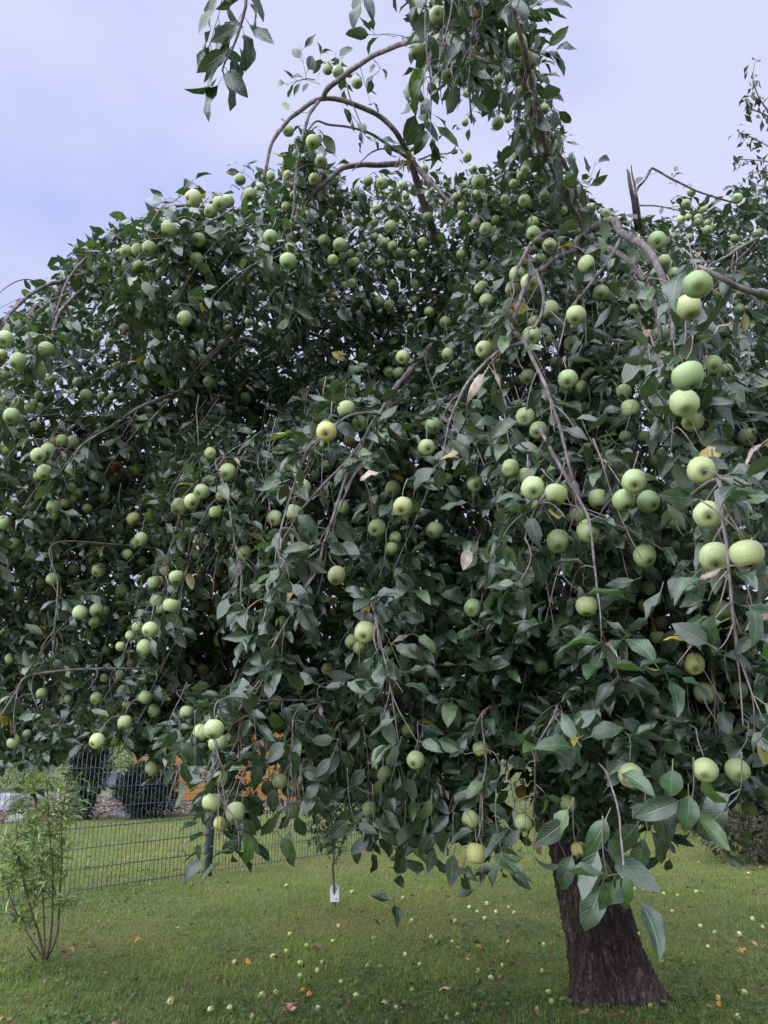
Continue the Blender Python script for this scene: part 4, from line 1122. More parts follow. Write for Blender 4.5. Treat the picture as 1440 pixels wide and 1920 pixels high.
def stem_mesh():
    V, F, Tr = tube(catmull(np.array(((0, 0, 0.28), (0.01, 0, 0.42), (0.04, 0.01, 0.58), (0.06, 0.0, 0.72))), 6), np.linspace(0.022, 0.03, 6), 6)
    s = Soup(); s.add(V, F); s.l.append(Tr.ravel()); s.t.append(np.full(len(Tr), 3))
    return s.mesh('stem', M_STEM)
def calyx_mesh():
    V = []; F = []
    for k in range(5):
        a = 2 * math.pi * k / 5
        c, s = math.cos(a), math.sin(a)
        n = len(V)
        V += [(0.02 * c - 0.025 * s, 0.02 * s + 0.025 * c, -0.36), (0.02 * c + 0.025 * s, 0.02 * s - 0.025 * c, -0.36), (0.095 * c, 0.095 * s, -0.455), (0.06 * c, 0.06 * s, -0.43)]
        F += [(n, n + 1, n + 2), (n, n + 2, n + 3)]
    n = len(V)
    for k in range(8):
        a = 2 * math.pi * k / 8; V.append((0.06 * math.cos(a), 0.06 * math.sin(a), -0.385))
    F.append(tuple(range(n, n + 8)))
    return py_mesh('calyx', V, F, M_CALYX)
STEM, CALYX = stem_mesh(), calyx_mesh()

BASECOL = {'g': (0.25, 0.325, 0.15), 'p': (0.345, 0.415, 0.20), 'y': (0.44, 0.42, 0.16), 'o': (0.50, 0.29, 0.05)}
WORD = {'g': 'green', 'p': 'pale green', 'y': 'yellowish', 'o': 'orange rotting'}
ORD = ['topmost', 'second from the top', 'third from the top', 'fourth from the top', 'fifth from the top', 'sixth from the top', 'seventh from the top', 'eighth from the top', 'ninth from the top',
       'tenth from the top', 'eleventh from the top', 'twelfth from the top', 'thirteenth from the top', 'fourteenth from the top', 'fifteenth from the top']
ANCH = [(820, 70, 'left of the leafy column at the top edge'), (970, 110, 'in the leafy column at the top edge'), (1000, 220, 'below the leafy top column'), (900, 230, 'in the thin sprays below the top column'),
        (640, 140, 'on the twig above the bare arch'), (560, 260, 'under the bare arching branch'), (610, 330, 'in the tuft right below the arch'), (500, 340, 'left foot of the bare arch'),
        (410, 385, 'on the skyline left of the arch'), (370, 470, 'below the skyline cluster, upper left'), (270, 460, 'on the upper left shoulder'), (530, 455, 'in the hanging string below the arch'),
        (640, 440, 'right of the hanging string below the arch'), (705, 370, 'left of the dead brown leaves'), (790, 350, 'right of the dead brown leaves'), (760, 440, 'below the dead brown leaves'),
        (890, 345, 'in the high centre of the crown'), (910, 430, 'in the close trio, upper centre'), (1000, 420, 'left of the bent grey branch'), (1110, 395, 'above the bent grey branch'),
        (1290, 400, 'in the far crown, upper right'), (1380, 480, 'at the right edge, upper crown'), (980, 535, 'left of the crossing grey branches'), (1070, 570, 'under the crossing grey branches'), (1150, 530, 'between the two bent branches'),
        (1270, 520, 'beside the large leaf, upper right'), (800, 590, 'in the dark hollow, upper centre'), (725, 560, 'left side of the dark hollow'), (750, 690, 'on the limb in mid crown'), (850, 670, 'right of the mid crown limb'),
        (980, 690, 'on the forked branch, right of centre'), (1070, 690, 'right of the forked branch'), (1180, 750, 'left of the two big right apples'), (1300, 740, 'in the big right hand column'), (1370, 800, 'at the right edge, mid height'),
        (1000, 800, 'below the forked branch'), (1050, 910, 'in the cluster of four, right of centre'), (1190, 920, 'in the cluster of three, right side'), (1320, 920, 'above the big pair, lower right'), (1380, 1040, 'in the big pair at the right edge'),
        (1090, 990, 'below the cluster of four'), (1240, 1020, 'below the cluster of three'), (1330, 1140, 'below the big pair, right edge'), (1340, 1260, 'in the low right foliage'), (1090, 1120, 'alone among low leaves, right of centre'),
        (870, 950, 'in the centre of the near foliage'), (780, 950, 'left of the near foliage centre'), (800, 830, 'above the near foliage centre'), (650, 800, 'on the curved twig, left of centre'), (590, 880, 'below the curved twig'),
        (540, 960, 'in the pale trio, left of centre'), (650, 960, 'right of the pale trio'), (600, 1080, 'in the hanging cluster, centre left'), (670, 1190, 'low in the centre foliage'), (500, 1150, 'left of the low centre foliage'),
        (900, 1150, 'low in the middle of the crown'), (370, 700, 'in the dark left crown'), (330, 590, 'in the upper left crown'), (200, 620, 'in the thin left shoulder'), (50, 660, 'at the left edge, upper crown'), (40, 770, 'at the left edge, mid crown'),
        (150, 730, 'in the left trio of small apples'), (90, 850, 'in the left edge cluster'), (230, 880, 'in the yellowing group, left side'), (420, 885, 'beside the reddish leaf, left of centre'), (355, 940, 'in the hanging trio, left'), (260, 990, 'left of the hanging trio'),
        (380, 1012, 'below the hanging trio'), (60, 940, 'at the left edge below the cluster'), (20, 1010, 'at the very left edge'), (100, 1095, 'in the knot of small apples, far left'), (185, 1080, 'right of the far left knot'), (300, 1110, 'in the lower left pair and neighbours'),
        (390, 1115, 'beside the orange apple, lower left'), (170, 1150, 'below the far left knot'), (275, 1200, 'in the lower left cluster'), (190, 1205, 'left of the lower left cluster'), (80, 1250, 'low at the left edge'), (280, 1320, 'in the low left double'),
        (370, 1300, 'above the bottom left string'), (200, 1370, 'on the lower left fringe'), (30, 1390, 'lowest at the left edge'), (405, 1380, 'in the bottom left string, upper cluster'), (415, 1510, 'in the bottom left string, lower cluster'), (285, 1441, 'alone above the dark shrub'),
        (540, 1485, 'in the pair before the orange shed'), (660, 1480, 'above the tagged sapling'), (710, 1470, 'right of the tagged sapling'), (770, 1400, 'on the bottom fringe, centre'), (880, 1420, 'on the bottom fringe before the fence'), (890, 1560, 'on the lowest hanging twig'),
        (980, 1515, 'left of the trunk'), (1075, 1540, 'in front of the trunk'), (1170, 1470, 'right of the trunk'), (1300, 1460, 'on the bottom right fringe'), (1395, 1510, 'in the bottom right corner of the crown'), (1030, 1250, 'above the trunk')]
groups = {}
for k, a in enumerate(AP):
    j = int(np.argmin([(a[0] - q[0]) ** 2 + (a[1] - q[1]) ** 2 for q in ANCH]))
    groups.setdefault(j, []).append(k)
r7 = random.Random(12)
for j, ks in groups.items():
    ks.sort(key=lambda k: AP[k][1])
    for rank, k in enumerate(ks):
        x, y, w, kind = AP[k]
        o = bpy.data.objects.new('apple', AMESH[r7.randrange(6)])
        COL.objects.link(o)
        s = float(APSIZE[k])
        o.location = tuple(APPOS[k]); o.scale = (s, s, s)
        out_ = outward(APPOS[k][None])[0]
        cam_dir = norm(np.array((0, 0, CAM_Z)) - APPOS[k])
        mixv = out_ * r7.uniform(0.0, 0.9) + cam_dir * r7.uniform(0.0, 0.7)
        dn = Vector(np.array((0, 0, -1.0)) + mixv + np.array((r7.gauss(0, 0.35), r7.gauss(0, 0.25), r7.gauss(0, 0.2))))
        q = (-dn).to_track_quat('Z', 'Y')
        o.rotation_mode = 'QUATERNION'; o.rotation_quaternion = q
        c = BASECOL[kind]; f = r7.uniform(0.88, 1.12); yy = r7.uniform(0.92, 1.1)
        o.color = (c[0] * f * yy, c[1] * f, c[2] * f, 1)
        size = 'large ' if w > 42 else ('small ' if w < 23 else '')
        place = ORD[rank] + ', ' if len(ks) > 1 else ''
        tag(o, f'{size}{WORD[kind]} apple, {place}{ANCH[j][2]}', 'apple', 'apples hanging in the tree')
        if w >= 25:
            st = add('stem', STEM, o); ca = add('calyx', CALYX, o)
M_APPLE2 = noise_mat('apple_skin_small', [(0.28, (0.20, 0.27, 0.10)), (0.5, (0.29, 0.35, 0.15)), (0.74, (0.40, 0.41, 0.19))], scale=11, detail=4, rough=0.5, bump=0, spec=0.4)
xs_ = Soup(); xt = []
for p, sz in XA:
    me = AMESH[int(r9.integers(0, 6))]
    V = np.array([v.co[:] for v in me.vertices]) * sz
    q = Vector((r9.normal(0, .5), r9.normal(-0.4, .4), -1.0)).to_track_quat('-Z', 'Y').to_matrix()
    V = V @ np.array(q).T + local(p)
    n0 = xs_.n
    tri = [f.vertices[:] for f in me.polygons if len(f.vertices) == 3]; qd = [f.vertices[:] for f in me.polygons if len(f.vertices) == 4]
    xs_.add(V, np.array(qd)); xs_.l.append((np.array(tri) + n0).ravel()); xs_.t.append(np.full(len(tri), 3))
o = add('small_apples', xs_.mesh('small_apples', M_APPLE2), None, TR_BASE)
tag(o, 'many small green apples scattered deeper among the leaves of the old tree', 'apples', kind='stuff')
print('extra apples', len(XA))
# ------------------------------------------------------------------ fallen apples
FALLEN = """320 1884 13 p;395 1899 13 p;431 1897 12 p;491 1873 14 p;517 1866 11 p;667 1873 12 p;596 1897 12 p;563 1812 12 p;512 1800 12 y;537 1789 10 p;440 1809 10 y;568 1862 10 o;580 1869 10 o;575 1778 9 p;624 1770 9 p
543 1756 9 y;562 1835 10 p;595 1824 10 y;605 1808 9 p;635 1740 8 y;660 1677 9 y;537 1664 7 y;472 1911 10 p;756 1688 8 p;772 1730 8 p;809 1762 9 y;821 1771 9 p;848 1770 8 p;760 1794 9 y;787 1813 8 p;896 1826 10 p
921 1839 11 p;953 1770 8 y;943 1814 8 p;1017 1825 9 p;1019 1776 9 p;880 1705 8 p;913 1698 8 p;930 1714 8 p;909 1726 8 p;895 1713 7 p;964 1715 7 p;954 1705 7 y;853 1731 8 p;1029 1867 12 y;1036 1885 13 g;772 1861 9 p
744 1892 11 p;722 1885 11 p;858 1908 11 p;891 1891 9 p;837 1914 10 p;1196 1651 8 p;1190 1671 8 y;1206 1671 7 p;1245 1679 7 p;1306 1676 8 y;1412 1728 10 p;1431 1743 9 p;1387 1757 11 p;1341 1752 8 y;1314 1740 8 p
1328 1779 8 p;1396 1786 9 o;1396 1867 12 p;1347 1877 11 y;1349 1889 11 o;1384 1912 12 p;1220 1891 9 p;1197 1755 8 p;1261 1712 7 p;1271 1682 7 p;1215 1626 7 y;1404 1640 6 y;1140 1888 9 g;700 1762 8 p;690 1815 9 p;640 1845 9 y"""
FAN = [(420, 1890, 'on the lawn at the bottom left'), (505, 1870, 'on the lower left lawn'), (575, 1855, 'by the orange pair on the lawn'), (640, 1880, 'on the bottom lawn, left of centre'), (540, 1795, 'on the brownish left lawn'), (600, 1815, 'in the small heap on the lawn'),
       (620, 1750, 'on the lawn below the tagged sapling'), (650, 1675, 'on the grass right of the white tag'), (540, 1665, 'on the grass left of the white tag'), (770, 1710, 'on the lawn in mid distance, centre'), (825, 1765, 'on the centre lawn'), (770, 1805, 'on the lower centre lawn'),
       (900, 1710, 'in the scatter left of the trunk'), (940, 1800, 'beside the trunk on its left'), (1020, 1800, 'against the left foot of the trunk'), (1035, 1876, 'in front of the left trunk foot'), (760, 1880, 'on the bottom lawn, centre'), (860, 1905, 'at the bottom edge left of the trunk'),
       (1200, 1660, 'on the grass behind the trunk, right'), (1260, 1690, 'on the far grass right of the trunk'), (1320, 1700, 'on the right lawn in mid distance'), (1330, 1760, 'on the shaded right lawn'), (1410, 1745, 'on the lawn at the right edge'), (1370, 1885, 'on the bottom right lawn'),
       (1180, 1890, 'in front of the trunk foot, right'), (1200, 1755, 'close to the right side of the trunk')]
FA = []
for tok in FALLEN.replace('\n', ';').split(';'):
    q = tok.split(); FA.append((float(q[0]), float(q[1]), float(q[2]), q[3]))
groups = {}
for k, a in enumerate(FA):
    j = int(np.argmin([(a[0] - q[0]) ** 2 + (a[1] - q[1]) ** 2 for q in FAN])); groups.setdefault(j, []).append(k)
ORDL = ['leftmost', 'second from the left', 'third from the left', 'fourth from the left', 'fifth from the left', 'sixth from the left', 'seventh from the left', 'eighth from the left', 'ninth from the left', 'tenth from the left']
FALLCOL = {'g': (0.22, 0.30, 0.10), 'p': (0.46, 0.50, 0.20), 'y': (0.52, 0.46, 0.17), 'o': (0.52, 0.25, 0.05)}
for j, ks in groups.items():
    ks.sort(key=lambda k: FA[k][0])
    for rank, k in enumerate(ks):
        x, y, w, kind = FA[k]
        g = ground(x, y)
        d = project(g)[2]
        s = float(np.clip(w * d / FPX, 0.032, 0.058))
        o = bpy.data.objects.new('fallen_apple', AMESH[r7.randrange(6)]); COL.objects.link(o)
        o.location = (g[0], g[1], s * 0.42); o.scale = (s, s, s)
        o.rotation_euler = (r7.uniform(-2.4, 2.4), r7.uniform(-1, 1), r7.uniform(0, 6.28))
        c = FALLCOL[kind]; f = r7.uniform(0.85, 1.1)
        o.color = (c[0] * f, c[1] * f, c[2] * f, 1)
        place = ORDL[rank] + ', ' if len(ks) > 1 else ''
        tag(o, f'fallen {WORD[kind]} apple, {place}{FAN[j][2]}', 'apple', 'windfall apples on the lawn')

# ------------------------------------------------------------------ fallen leaves
DEADLIB = [leaf_template(4, 2, ratio=0.5, fold=_r.uniform(0.3, 0.9), curl=_r.uniform(0.4, 1.8), wave=0.2, twist=_r.uniform(-1, 1), edge_curl=0.3, seed=90 + k, petiole=0.15) for k in range(8)]
def lawn_leaves():
    r = np.random.default_rng(41)
    n = 2100
    y = (r.random(n) * (19 ** 0.5 - 3.8 ** 0.5) + 3.8 ** 0.5) ** 2
    x = r.uniform(-1, 1, n) * (0.58 * y + 0.8)
    k = (np.hypot(x - TR_BASE[0], y - TR_BASE[1]) > 0.5) & (np.abs(fence_side(x, y)) > 0.1) & (r.random(n) < np.where(fence_side(x, y) > 0, 0.6, np.where(x > 0.5, 0.8, 0.4)))
    x, y = x[k], y[k]; n = len(x)
    az = r.uniform(0, 6.28, n)
    base = np.stack((x, y, r.uniform(0.038, 0.062, n)), -1)
    axis = np.stack((np.cos(az), np.sin(az), r.normal(0, 0.2, n)), -1)
    up = np.array((0, 0, 1.0)) + r.normal(0, 0.5, (n, 3))
    col = np.array(((0.10, 0.055, 0.035), (0.20, 0.12, 0.08), (0.30, 0.19, 0.14), (0.34, 0.20, 0.05)))[r.choice(4, n, p=(0.45, 0.32, 0.15, 0.08))] * r.uniform(0.7, 1.2, (n, 1))
    X, A, Nn = leaf_frames(base, axis, up)
    me = leaf_mesh('fallen_leaves', base, X, A, Nn, r.uniform(0.035, 0.075, n), r.integers(0, 8, n), col, M_DEAD, DEADLIB)
    tag(add('fallen_leaves', me), 'brown fallen leaves scattered over the lawn', 'leaves', kind='stuff')
lawn_leaves()
DEADM = []
for k in range(8):
    V, UV, F = DEADLIB[k]
    DEADM.append(np_mesh('fallen_leaf', V, F.ravel(), np.arange(len(F)) * 4, np.full(len(F), 4), M_DEAD, True,
                         np.array(((0.14, 0.08, 0.05), (0.36, 0.17, 0.12), (0.38, 0.27, 0.22), (0.09, 0.055, 0.04))[k % 4]), UV))
for (x, y, k, s, lab) in [(130, 1777, 0, 0.09, 'dark brown curled leaf right of the leafy shrub, left one of two'), (178, 1774, 3, 0.09, 'dark brown curled leaf right of the leafy shrub, right one of two'),
                          (140, 1885, 1, 0.08, 'reddish fallen leaf at the bottom left of the lawn'), (335, 1752, 2, 0.09, 'pale curled leaf lying on the brownish left lawn'), (365, 1744, 1, 0.06, 'small pinkish leaf right of the pale curled leaf'),
                          (242, 1884, 2, 0.10, 'pale and brown leaf on the bottom left lawn'), (246, 1852, 3, 0.09, 'dark brown leaf above the pale one, bottom left lawn'), (422, 1842, 0, 0.09, 'brown curled leaf on the lower left lawn'),
                          (560, 1896, 1, 0.11, 'long pink curled leaf at the bottom edge of the lawn'), (602, 1814, 4, 0.09, 'brown leaf lying in the small heap of apples'), (350, 1857, 3, 0.08, 'dark leaf on the lawn left of the lower pair'),
                          (523, 1658, 0, 0.07, 'dark leaf standing up in the grass left of the white tag'), (800, 1782, 0, 0.08, 'brown leaf on the centre lawn'), (848, 1870, 2, 0.10, 'pale curled leaf on the bottom centre lawn'),
                          (950, 1848, 1, 0.07, 'reddish leaf on the grass left of the trunk foot'), (1240, 1880, 1, 0.09, 'reddish brown leaf at the right foot of the trunk'), (1245, 1820, 2, 0.08, 'pale brown leaf on the shaded grass right of trunk'), (1375, 1765, 1, 0.09, 'orange brown leaf on the right lawn')]:
    g = ground(x, y)
    o = add('fallen_leaf', DEADM[k], None, (g[0], g[1], 0.05))
    o.scale = (s, s, s); o.rotation_euler = (random.uniform(-.3, .3), random.uniform(-.3, .3), random.uniform(0, 6.28))
    tag(o, lab, 'fallen leaf', 'larger fallen leaves on the lawn')

# ------------------------------------------------------------------ wire fence
M_FENCE = noise_mat('fence_metal', [(0.3, (0.045, 0.065, 0.085)), (0.7, (0.07, 0.095, 0.12))], scale=5, rough=0.45, bump=0, spec=0.5)
M_WIRE = noise_mat('fence_wire', [(0.3, (0.032, 0.05, 0.055)), (0.7, (0.055, 0.08, 0.09))], scale=5, rough=0.5, bump=0, spec=0.5)
FANG = math.atan2(FENCE_D[1], FENCE_D[0])
fence = tag(empty('wire_fence', (FENCE_A[0], FENCE_A[1], 0)), 'dark grey double wire mesh fence crossing the lawn behind the tree', 'fence')
fence.rotation_euler = (0, 0, FANG)
SPAN, FH = 2.75, 1.43
sp = Soup(); V, F = box(0, 0, 0.75, 0.06, 0.075, 1.5); sp.add(V, F); V, F = box(0, 0, 1.51, 0.066, 0.081, 0.02); sp.add(V, F)
for k in range(7):
    V, F = box(0, -0.045, 0.12 + k * 0.2, 0.03, 0.014, 0.03); sp.add(V, F)
POST = sp.mesh('post', M_FENCE, False)
vw = Soup()
n_v = int((SPAN - 0.06) / 0.05)
for k in range(n_v):
    V, F = box(0.03 + (k + 0.5) * (SPAN - 0.06) / n_v, 0, FH / 2 + 0.03, 0.0042, 0.0042, FH); vw.add(V, F)
VW = vw.mesh('vertical_wires', M_WIRE, False)
hw = Soup()
for q in (-0.008, 0.008):
    V, F = box(SPAN / 2, q, 0, SPAN - 0.02, 0.007, 0.007); hw.add(V, F)
HW = hw.mesh('horizontal_wire', M_WIRE, False)
for k in range(-4, 7):
    add('post', POST, fence, (k * SPAN, 0, 0))
    if k == 6: break
    pan = add('mesh_panel', VW, fence, (k * SPAN, -0.05, 0)); tag(pan, kind='stuff')
    for q in range(8):
        add('horizontal_wire', HW, pan, (0, 0, 0.06 + q * 0.2))

# ------------------------------------------------------------------ generic leafy plants
def leaf_cloud(name, pts, r, size, tint, tintvar, mat, parent, origin, lib, droop=0.3, upv=(0, 0, 1.0), outc=None):
    n = len(pts)
    axis = r.normal(0, 1, (n, 3)); axis[:, 2] *= 0.6; axis = norm(axis)
    if outc is not None: axis = norm(axis * 0.7 + norm(pts - outc))
    axis[:, 2] -= droop
    up = np.array(upv) + r.normal(0, 0.5, (n, 3))
    X, A, Nn = leaf_frames(pts, axis, up)
    t1, t2 = np.array(tint[0]), np.array(tint[1])
    k = r.random((n, 1)); c = (t1 * (1 - k) + t2 * k) * r.uniform(1 - tintvar, 1 + tintvar, (n, 1))
    me = leaf_mesh(name, pts - origin, X, A, Nn, r.uniform(size[0], size[1], n), r.integers(0, len(lib), n), c, mat, lib)
    return tag(add(name, me, parent), kind='stuff')

PLAIN = [leaf_template(2, 2, ratio=_r.uniform(0.45, 0.55), fold=_r.uniform(0.1, 0.5), curl=_r.uniform(0.1, 0.8), wave=0.05, twist=_r.uniform(-.4, .4), seed=120 + k, petiole=0.15) for k in range(6)]
NARROW = [leaf_template(4, 2, ratio=_r.uniform(0.18, 0.26), fold=_r.uniform(0.2, 0.7), curl=_r.uniform(0.1, 0.8), wave=0.08, twist=_r.uniform(-.6, .6), seed=140 + k, petiole=0.08) for k in range(6)]
NEEDLE = [leaf_template(2, 1, ratio=_r.uniform(0.28, 0.42), fold=0.3, curl=_r.uniform(0.1, 0.5), wave=0.0, twist=0, seed=160 + k, petiole=0.02) for k in range(3)]
M_STEMW = noise_mat('young_bark', [(0.3, (0.075, 0.06, 0.045)), (0.7, (0.19, 0.15, 0.11))], scale=25, rough=0.8, bump=0.2, bump_dist=0.003)

def stem_part(name, parent, origin, path, r0, r1, mat, sides=7):
    V, F, Tr = tube(path - origin, np.linspace(r0, r1, len(path)), sides, True, 0.06)
    s = Soup(); s.add(V, F); s.l.append(Tr.ravel()); s.t.append(np.full(len(Tr), 3))
    return add(name, s.mesh(name, mat), parent)

# slender leafy shrub at the left
def left_shrub():
    r = np.random.default_rng(51)
    b = ground(84, 1803); d = project(b)[2]
    sh = tag(empty('young_shrub', b), 'young shrub with narrow light green leaves and several thin brown stems', 'shrub')
    stems = [[(84, 1805), (92, 1774), (97, 1732), (98, 1680), (99, 1638), (97, 1607), (92, 1555), (90, 1500), (86, 1455)], [(83, 1804), (73, 1753), (60, 1711), (48, 1670), (40, 1628), (33, 1592), (31, 1545), (24, 1495)],
             [(86, 1804), (106, 1755), (110, 1717), (113, 1659), (116, 1607), (115, 1555), (118, 1513), (126, 1468)], [(82, 1800), (56, 1757), (33, 1717), (15, 1670), (4, 1630)], [(84, 1795), (83, 1732), (80, 1680), (77, 1638), (70, 1580), (66, 1500), (60, 1460)],
             [(69, 1803), (60, 1790), (50, 1774)]]
    pts = []
    for k, s in enumerate(stems):
        dd = d + np.linspace(0, 1, len(s)) * (0.25 * ((k * 7) % 5 - 2) / 2)
        P = np.array([at(x, y, q) for (x, y), q in zip(s, dd)])
        path = catmull(P, 26)
        stem_part('stem', sh, b, path, 0.011 if k in (0, 1, 2) else 0.007, 0.003, M_STEMW)
        if k == 5: continue
        # side twigs
        tw = Soup()
        for a in range(16):
            t = r.uniform(0.12, 1.0) ** 0.55
            i = min(25, int(t * 25))
            L = r.uniform(0.10, 0.30) * (1.0 if t < 0.9 else 0.6)
            az = r.uniform(0, 6.28)
            e = path[i] + np.array((math.cos(az) * L * 0.75, math.sin(az) * L * 0.75, L * r.uniform(0.2, 0.8)))
            q = catmull(np.array((path[i], path[i] * 0.5 + e * 0.5 + np.array((0, 0, 0.03)), e)), 6)
            add_tube(tw, q - b, np.linspace(0.0025, 0.001, 6), 4)
            m = r.integers(9, 16)
            tt = r.uniform(0.1, 1, m)[:, None]
            pts.append(path[i] * (1 - tt) + e * tt + r.normal(0, 0.008, (m, 3)))
        tag(add('twigs', tw.mesh('twigs', M_STEMW), sh), kind='stuff')
        m = 26
        i = r.integers(9, 26, m); pts.append(path[i])
    pts = np.vstack(pts)
    leaf_cloud('foliage', pts, r, (0.065, 0.11), ((0.10, 0.165, 0.045), (0.22, 0.29, 0.075)), 0.3, M_NARROW, sh, b, NARROW, droop=-0.1)
left_shrub()

# young grafted apple tree with a plant tag
def tag_tree():
    r = np.random.default_rng(52)
    b = ground(627, 1698); d = project(b)[2]
    t = tag(empty('apple_sapling', b), 'young apple sapling with thin stem and dense dark leaves near the fence', 'tree')
    P = catmull(np.array([at(627, 1700, d), at(626, 1660, d), at(624, 1625, d), at(626, 1600, d), at(622, 1560, d), at(615, 1500, d), at(612, 1440, d)]), 24)
    stem_part('trunk', t, b, P, 0.014, 0.006, M_STEMW)
    stem_part('branch', t, b, catmull(np.array([at(625, 1622, d), at(632, 1606, d - 0.05), at(645, 1570, d - 0.1), at(655, 1500, d - 0.1), at(650, 1440, d)]), 14), 0.010, 0.004, M_STEMW)
    stem_part('branch', t, b, catmull(np.array([at(624, 1600, d), at(605, 1570, d + 0.1), at(590, 1520, d + 0.1), at(585, 1450, d)]), 14), 0.008, 0.003, M_STEMW)
    n = 520
    x = r.normal(612, 26, n); y = r.uniform(1400, 1588, n); dd = d + r.normal(0, 0.22, n)
    x = 612 + (x - 612) * np.where(y > 1560, 0.6, 1)
    pts = np.array([at(*q) for q in zip(x, y, dd)])
    leaf_cloud('foliage', pts, r, (0.07, 0.10), ((0.018, 0.035, 0.020), (0.035, 0.06, 0.026)), 0.3, M_LEAF2, t, b, PLAIN, droop=0.7)
    pts = np.array([at(*q) for q in zip(r.normal(626, 9, 22), r.normal(1612, 7, 22), d + r.normal(0, 0.05, 22))])
    leaf_cloud('foliage', pts, r, (0.04, 0.06), ((0.22, 0.20, 0.03), (0.12, 0.17, 0.03)), 0.2, M_LEAF2, t, b, PLAIN, droop=0.5)
    labs = ['small green apple, highest on the young sapling', 'small green apple on the left side of the young sapling', 'small green apple in the middle of the young sapling', 'small green apple, lowest on the young sapling']
    for (x, y, w), lab in zip([(602, 1478, 12), (589, 1500, 12), (626, 1545, 14), (609, 1583, 15)], labs):
        p = at(x, y, d - 0.30); s = w * d / FPX * 0.9
        o = bpy.data.objects.new('apple', AMESH[2]); COL.objects.link(o)
        o.location = tuple(p); o.scale = (s, s, s); o.color = (0.15, 0.21, 0.075, 1)
        tag(o, lab, 'apple', 'apples on the young sapling')
    # the tag
    M_TAG = noise_mat('white_plastic', [(0.3, (0.72, 0.72, 0.78)), (0.7, (0.80, 0.80, 0.84))], scale=6, rough=0.5, bump=0, spec=0.4)
    M_INK = noise_mat('tag_print', [(0.3, (0.10, 0.10, 0.14)), (0.7, (0.25, 0.25, 0.32))], scale=40, rough=0.7, bump=0)
    w, h = 0.088, 0.155
    prof = [(-w / 2, 0.006), (-w / 2 + 0.006, 0), (w / 2 - 0.006, 0), (w / 2, 0.006), (w / 2, h * 0.80), (w * 0.42, h * 0.90), (w * 0.22, h), (-w * 0.22, h), (-w * 0.42, h * 0.90), (-w / 2, h * 0.80)]
    n = len(prof)
    V = [(x, -0.0008, z) for x, z in prof] + [(x, 0.0008, z) for x, z in prof]
    F = [tuple(range(n)), tuple(range(2 * n - 1, n - 1, -1))] + [(i, i + n, (i + 1) % n + n, (i + 1) % n) for i in range(n)]
    c = at(627, 1691, d - 0.03)
    tg = tag(add('plant_tag', py_mesh('plant_tag', V, F, M_TAG), None, c), 'small white plastic plant tag hanging on the young sapling stem', 'tag')
    tg.rotation_euler = (math.radians(-4), 0, math.radians(6))
    for (px, pz, sw, sh_) in [(0.018, 0.118, 0.014, 0.012), (-0.012, 0.112, 0.022, 0.003), (-0.012, 0.105, 0.018, 0.003), (-0.004, 0.092, 0.034, 0.0025), (0.020, 0.024, 0.022, 0.010)]:
        V, F = box(px, -0.0014, pz, sw, 0.0008, sh_)
        add('print', py_mesh('print', V, F, M_INK), tg)
    lp = tube(catmull(np.array(((0, 0, h - 0.008), (0.006, 0.01, h + 0.012), (0, 0.03, h + 0.02), (-0.006, 0.012, h + 0.012), (0, 0, h - 0.008))), 14), 0.0012, 5)
    s = Soup(); s.add(lp[0], lp[1]); add('loop', s.mesh('loop', M_TAG), tg)
tag_tree()

# ------------------------------------------------------------------ neighbour's garden beyond the fence
M_MULCH = noise_mat('bark_mulch', [(0.3, (0.03, 0.018, 0.018)), (0.5, (0.09, 0.058, 0.058)), (0.7, (0.20, 0.14, 0.14))], scale=14, detail=8, rough=0.95, bump=0.8, bump_dist=0.03)
bed_px = [(-500, 1556), (0, 1545), (170, 1536), (330, 1530), (470, 1528), (590, 1520), (600, 1494), (420, 1488), (250, 1493), (100, 1497), (-500, 1503)]
bp_ = [ground(x, y) for x, y in bed_px]
o = add('mulch_bed', py_mesh('mulch_bed', [(p[0], p[1], 0.012) for p in bp_], [tuple(range(len(bp_)))], M_MULCH)); tag(o, kind='structure')
def chips():
    r = np.random.default_rng(61)
    n = 9000
    x = r.uniform(-500, 600, n); y = r.uniform(1488, 1556, n)
    ok = in_poly(x, y, bed_px); x, y = x[ok], y[ok]
    g = np.array([ground(a, b) for a, b in zip(x, y)]); n = len(g)
    az = r.uniform(0, 6.28, n); a = norm(np.stack((np.cos(az), np.sin(az), r.normal(0, .3, n)), -1)); b = norm(np.stack((-np.sin(az), np.cos(az), r.normal(0, .4, n)), -1))
    s = r.uniform(0.02, 0.06, (n, 1)); w = r.uniform(0.010, 0.022, (n, 1))
    c = g + np.array((0, 0, 0.03))
    V = np.stack((c - a * s - b * w, c + a * s - b * w, c + a * s + b * w, c - a * s + b * w), 1).reshape(-1, 3)
    col = np.array(((0.10, 0.06, 0.06), (0.22, 0.15, 0.15), (0.34, 0.27, 0.26), (0.045, 0.03, 0.03)))[r.choice(4, n, p=(0.4, 0.3, 0.12, 0.18))]
    me = np_mesh('wood_chips', V, np.arange(n * 4), np.arange(n) * 4, np.full(n, 4), M_DEAD, False, np.repeat(col, 4, 0), np.full((n * 4, 2), 0.3))
    tag(add('wood_chips', me), 'brown bark chips on the planting bed beyond the fence', 'bark chips', kind='stuff')
chips()
# pale edging stones behind the bed
M_STONE = noise_mat('pale_stone', [(0.3, (0.15, 0.145, 0.15)), (0.7, (0.27, 0.26, 0.27))], scale=9, rough=0.9, bump=0.3)
edge = tag(empty('bed_edging', ground(180, 1495)), 'pale concrete edging along the back of the mulch bed', 'edging')
eb = ground(180, 1495)
for k in range(-4, 3):
    V, F = box(k * 0.76, 0, 0.05, 0.74, 0.10, 0.12)
    add('edging_stone', py_mesh('edging_stone', V, F, M_STONE), edge)

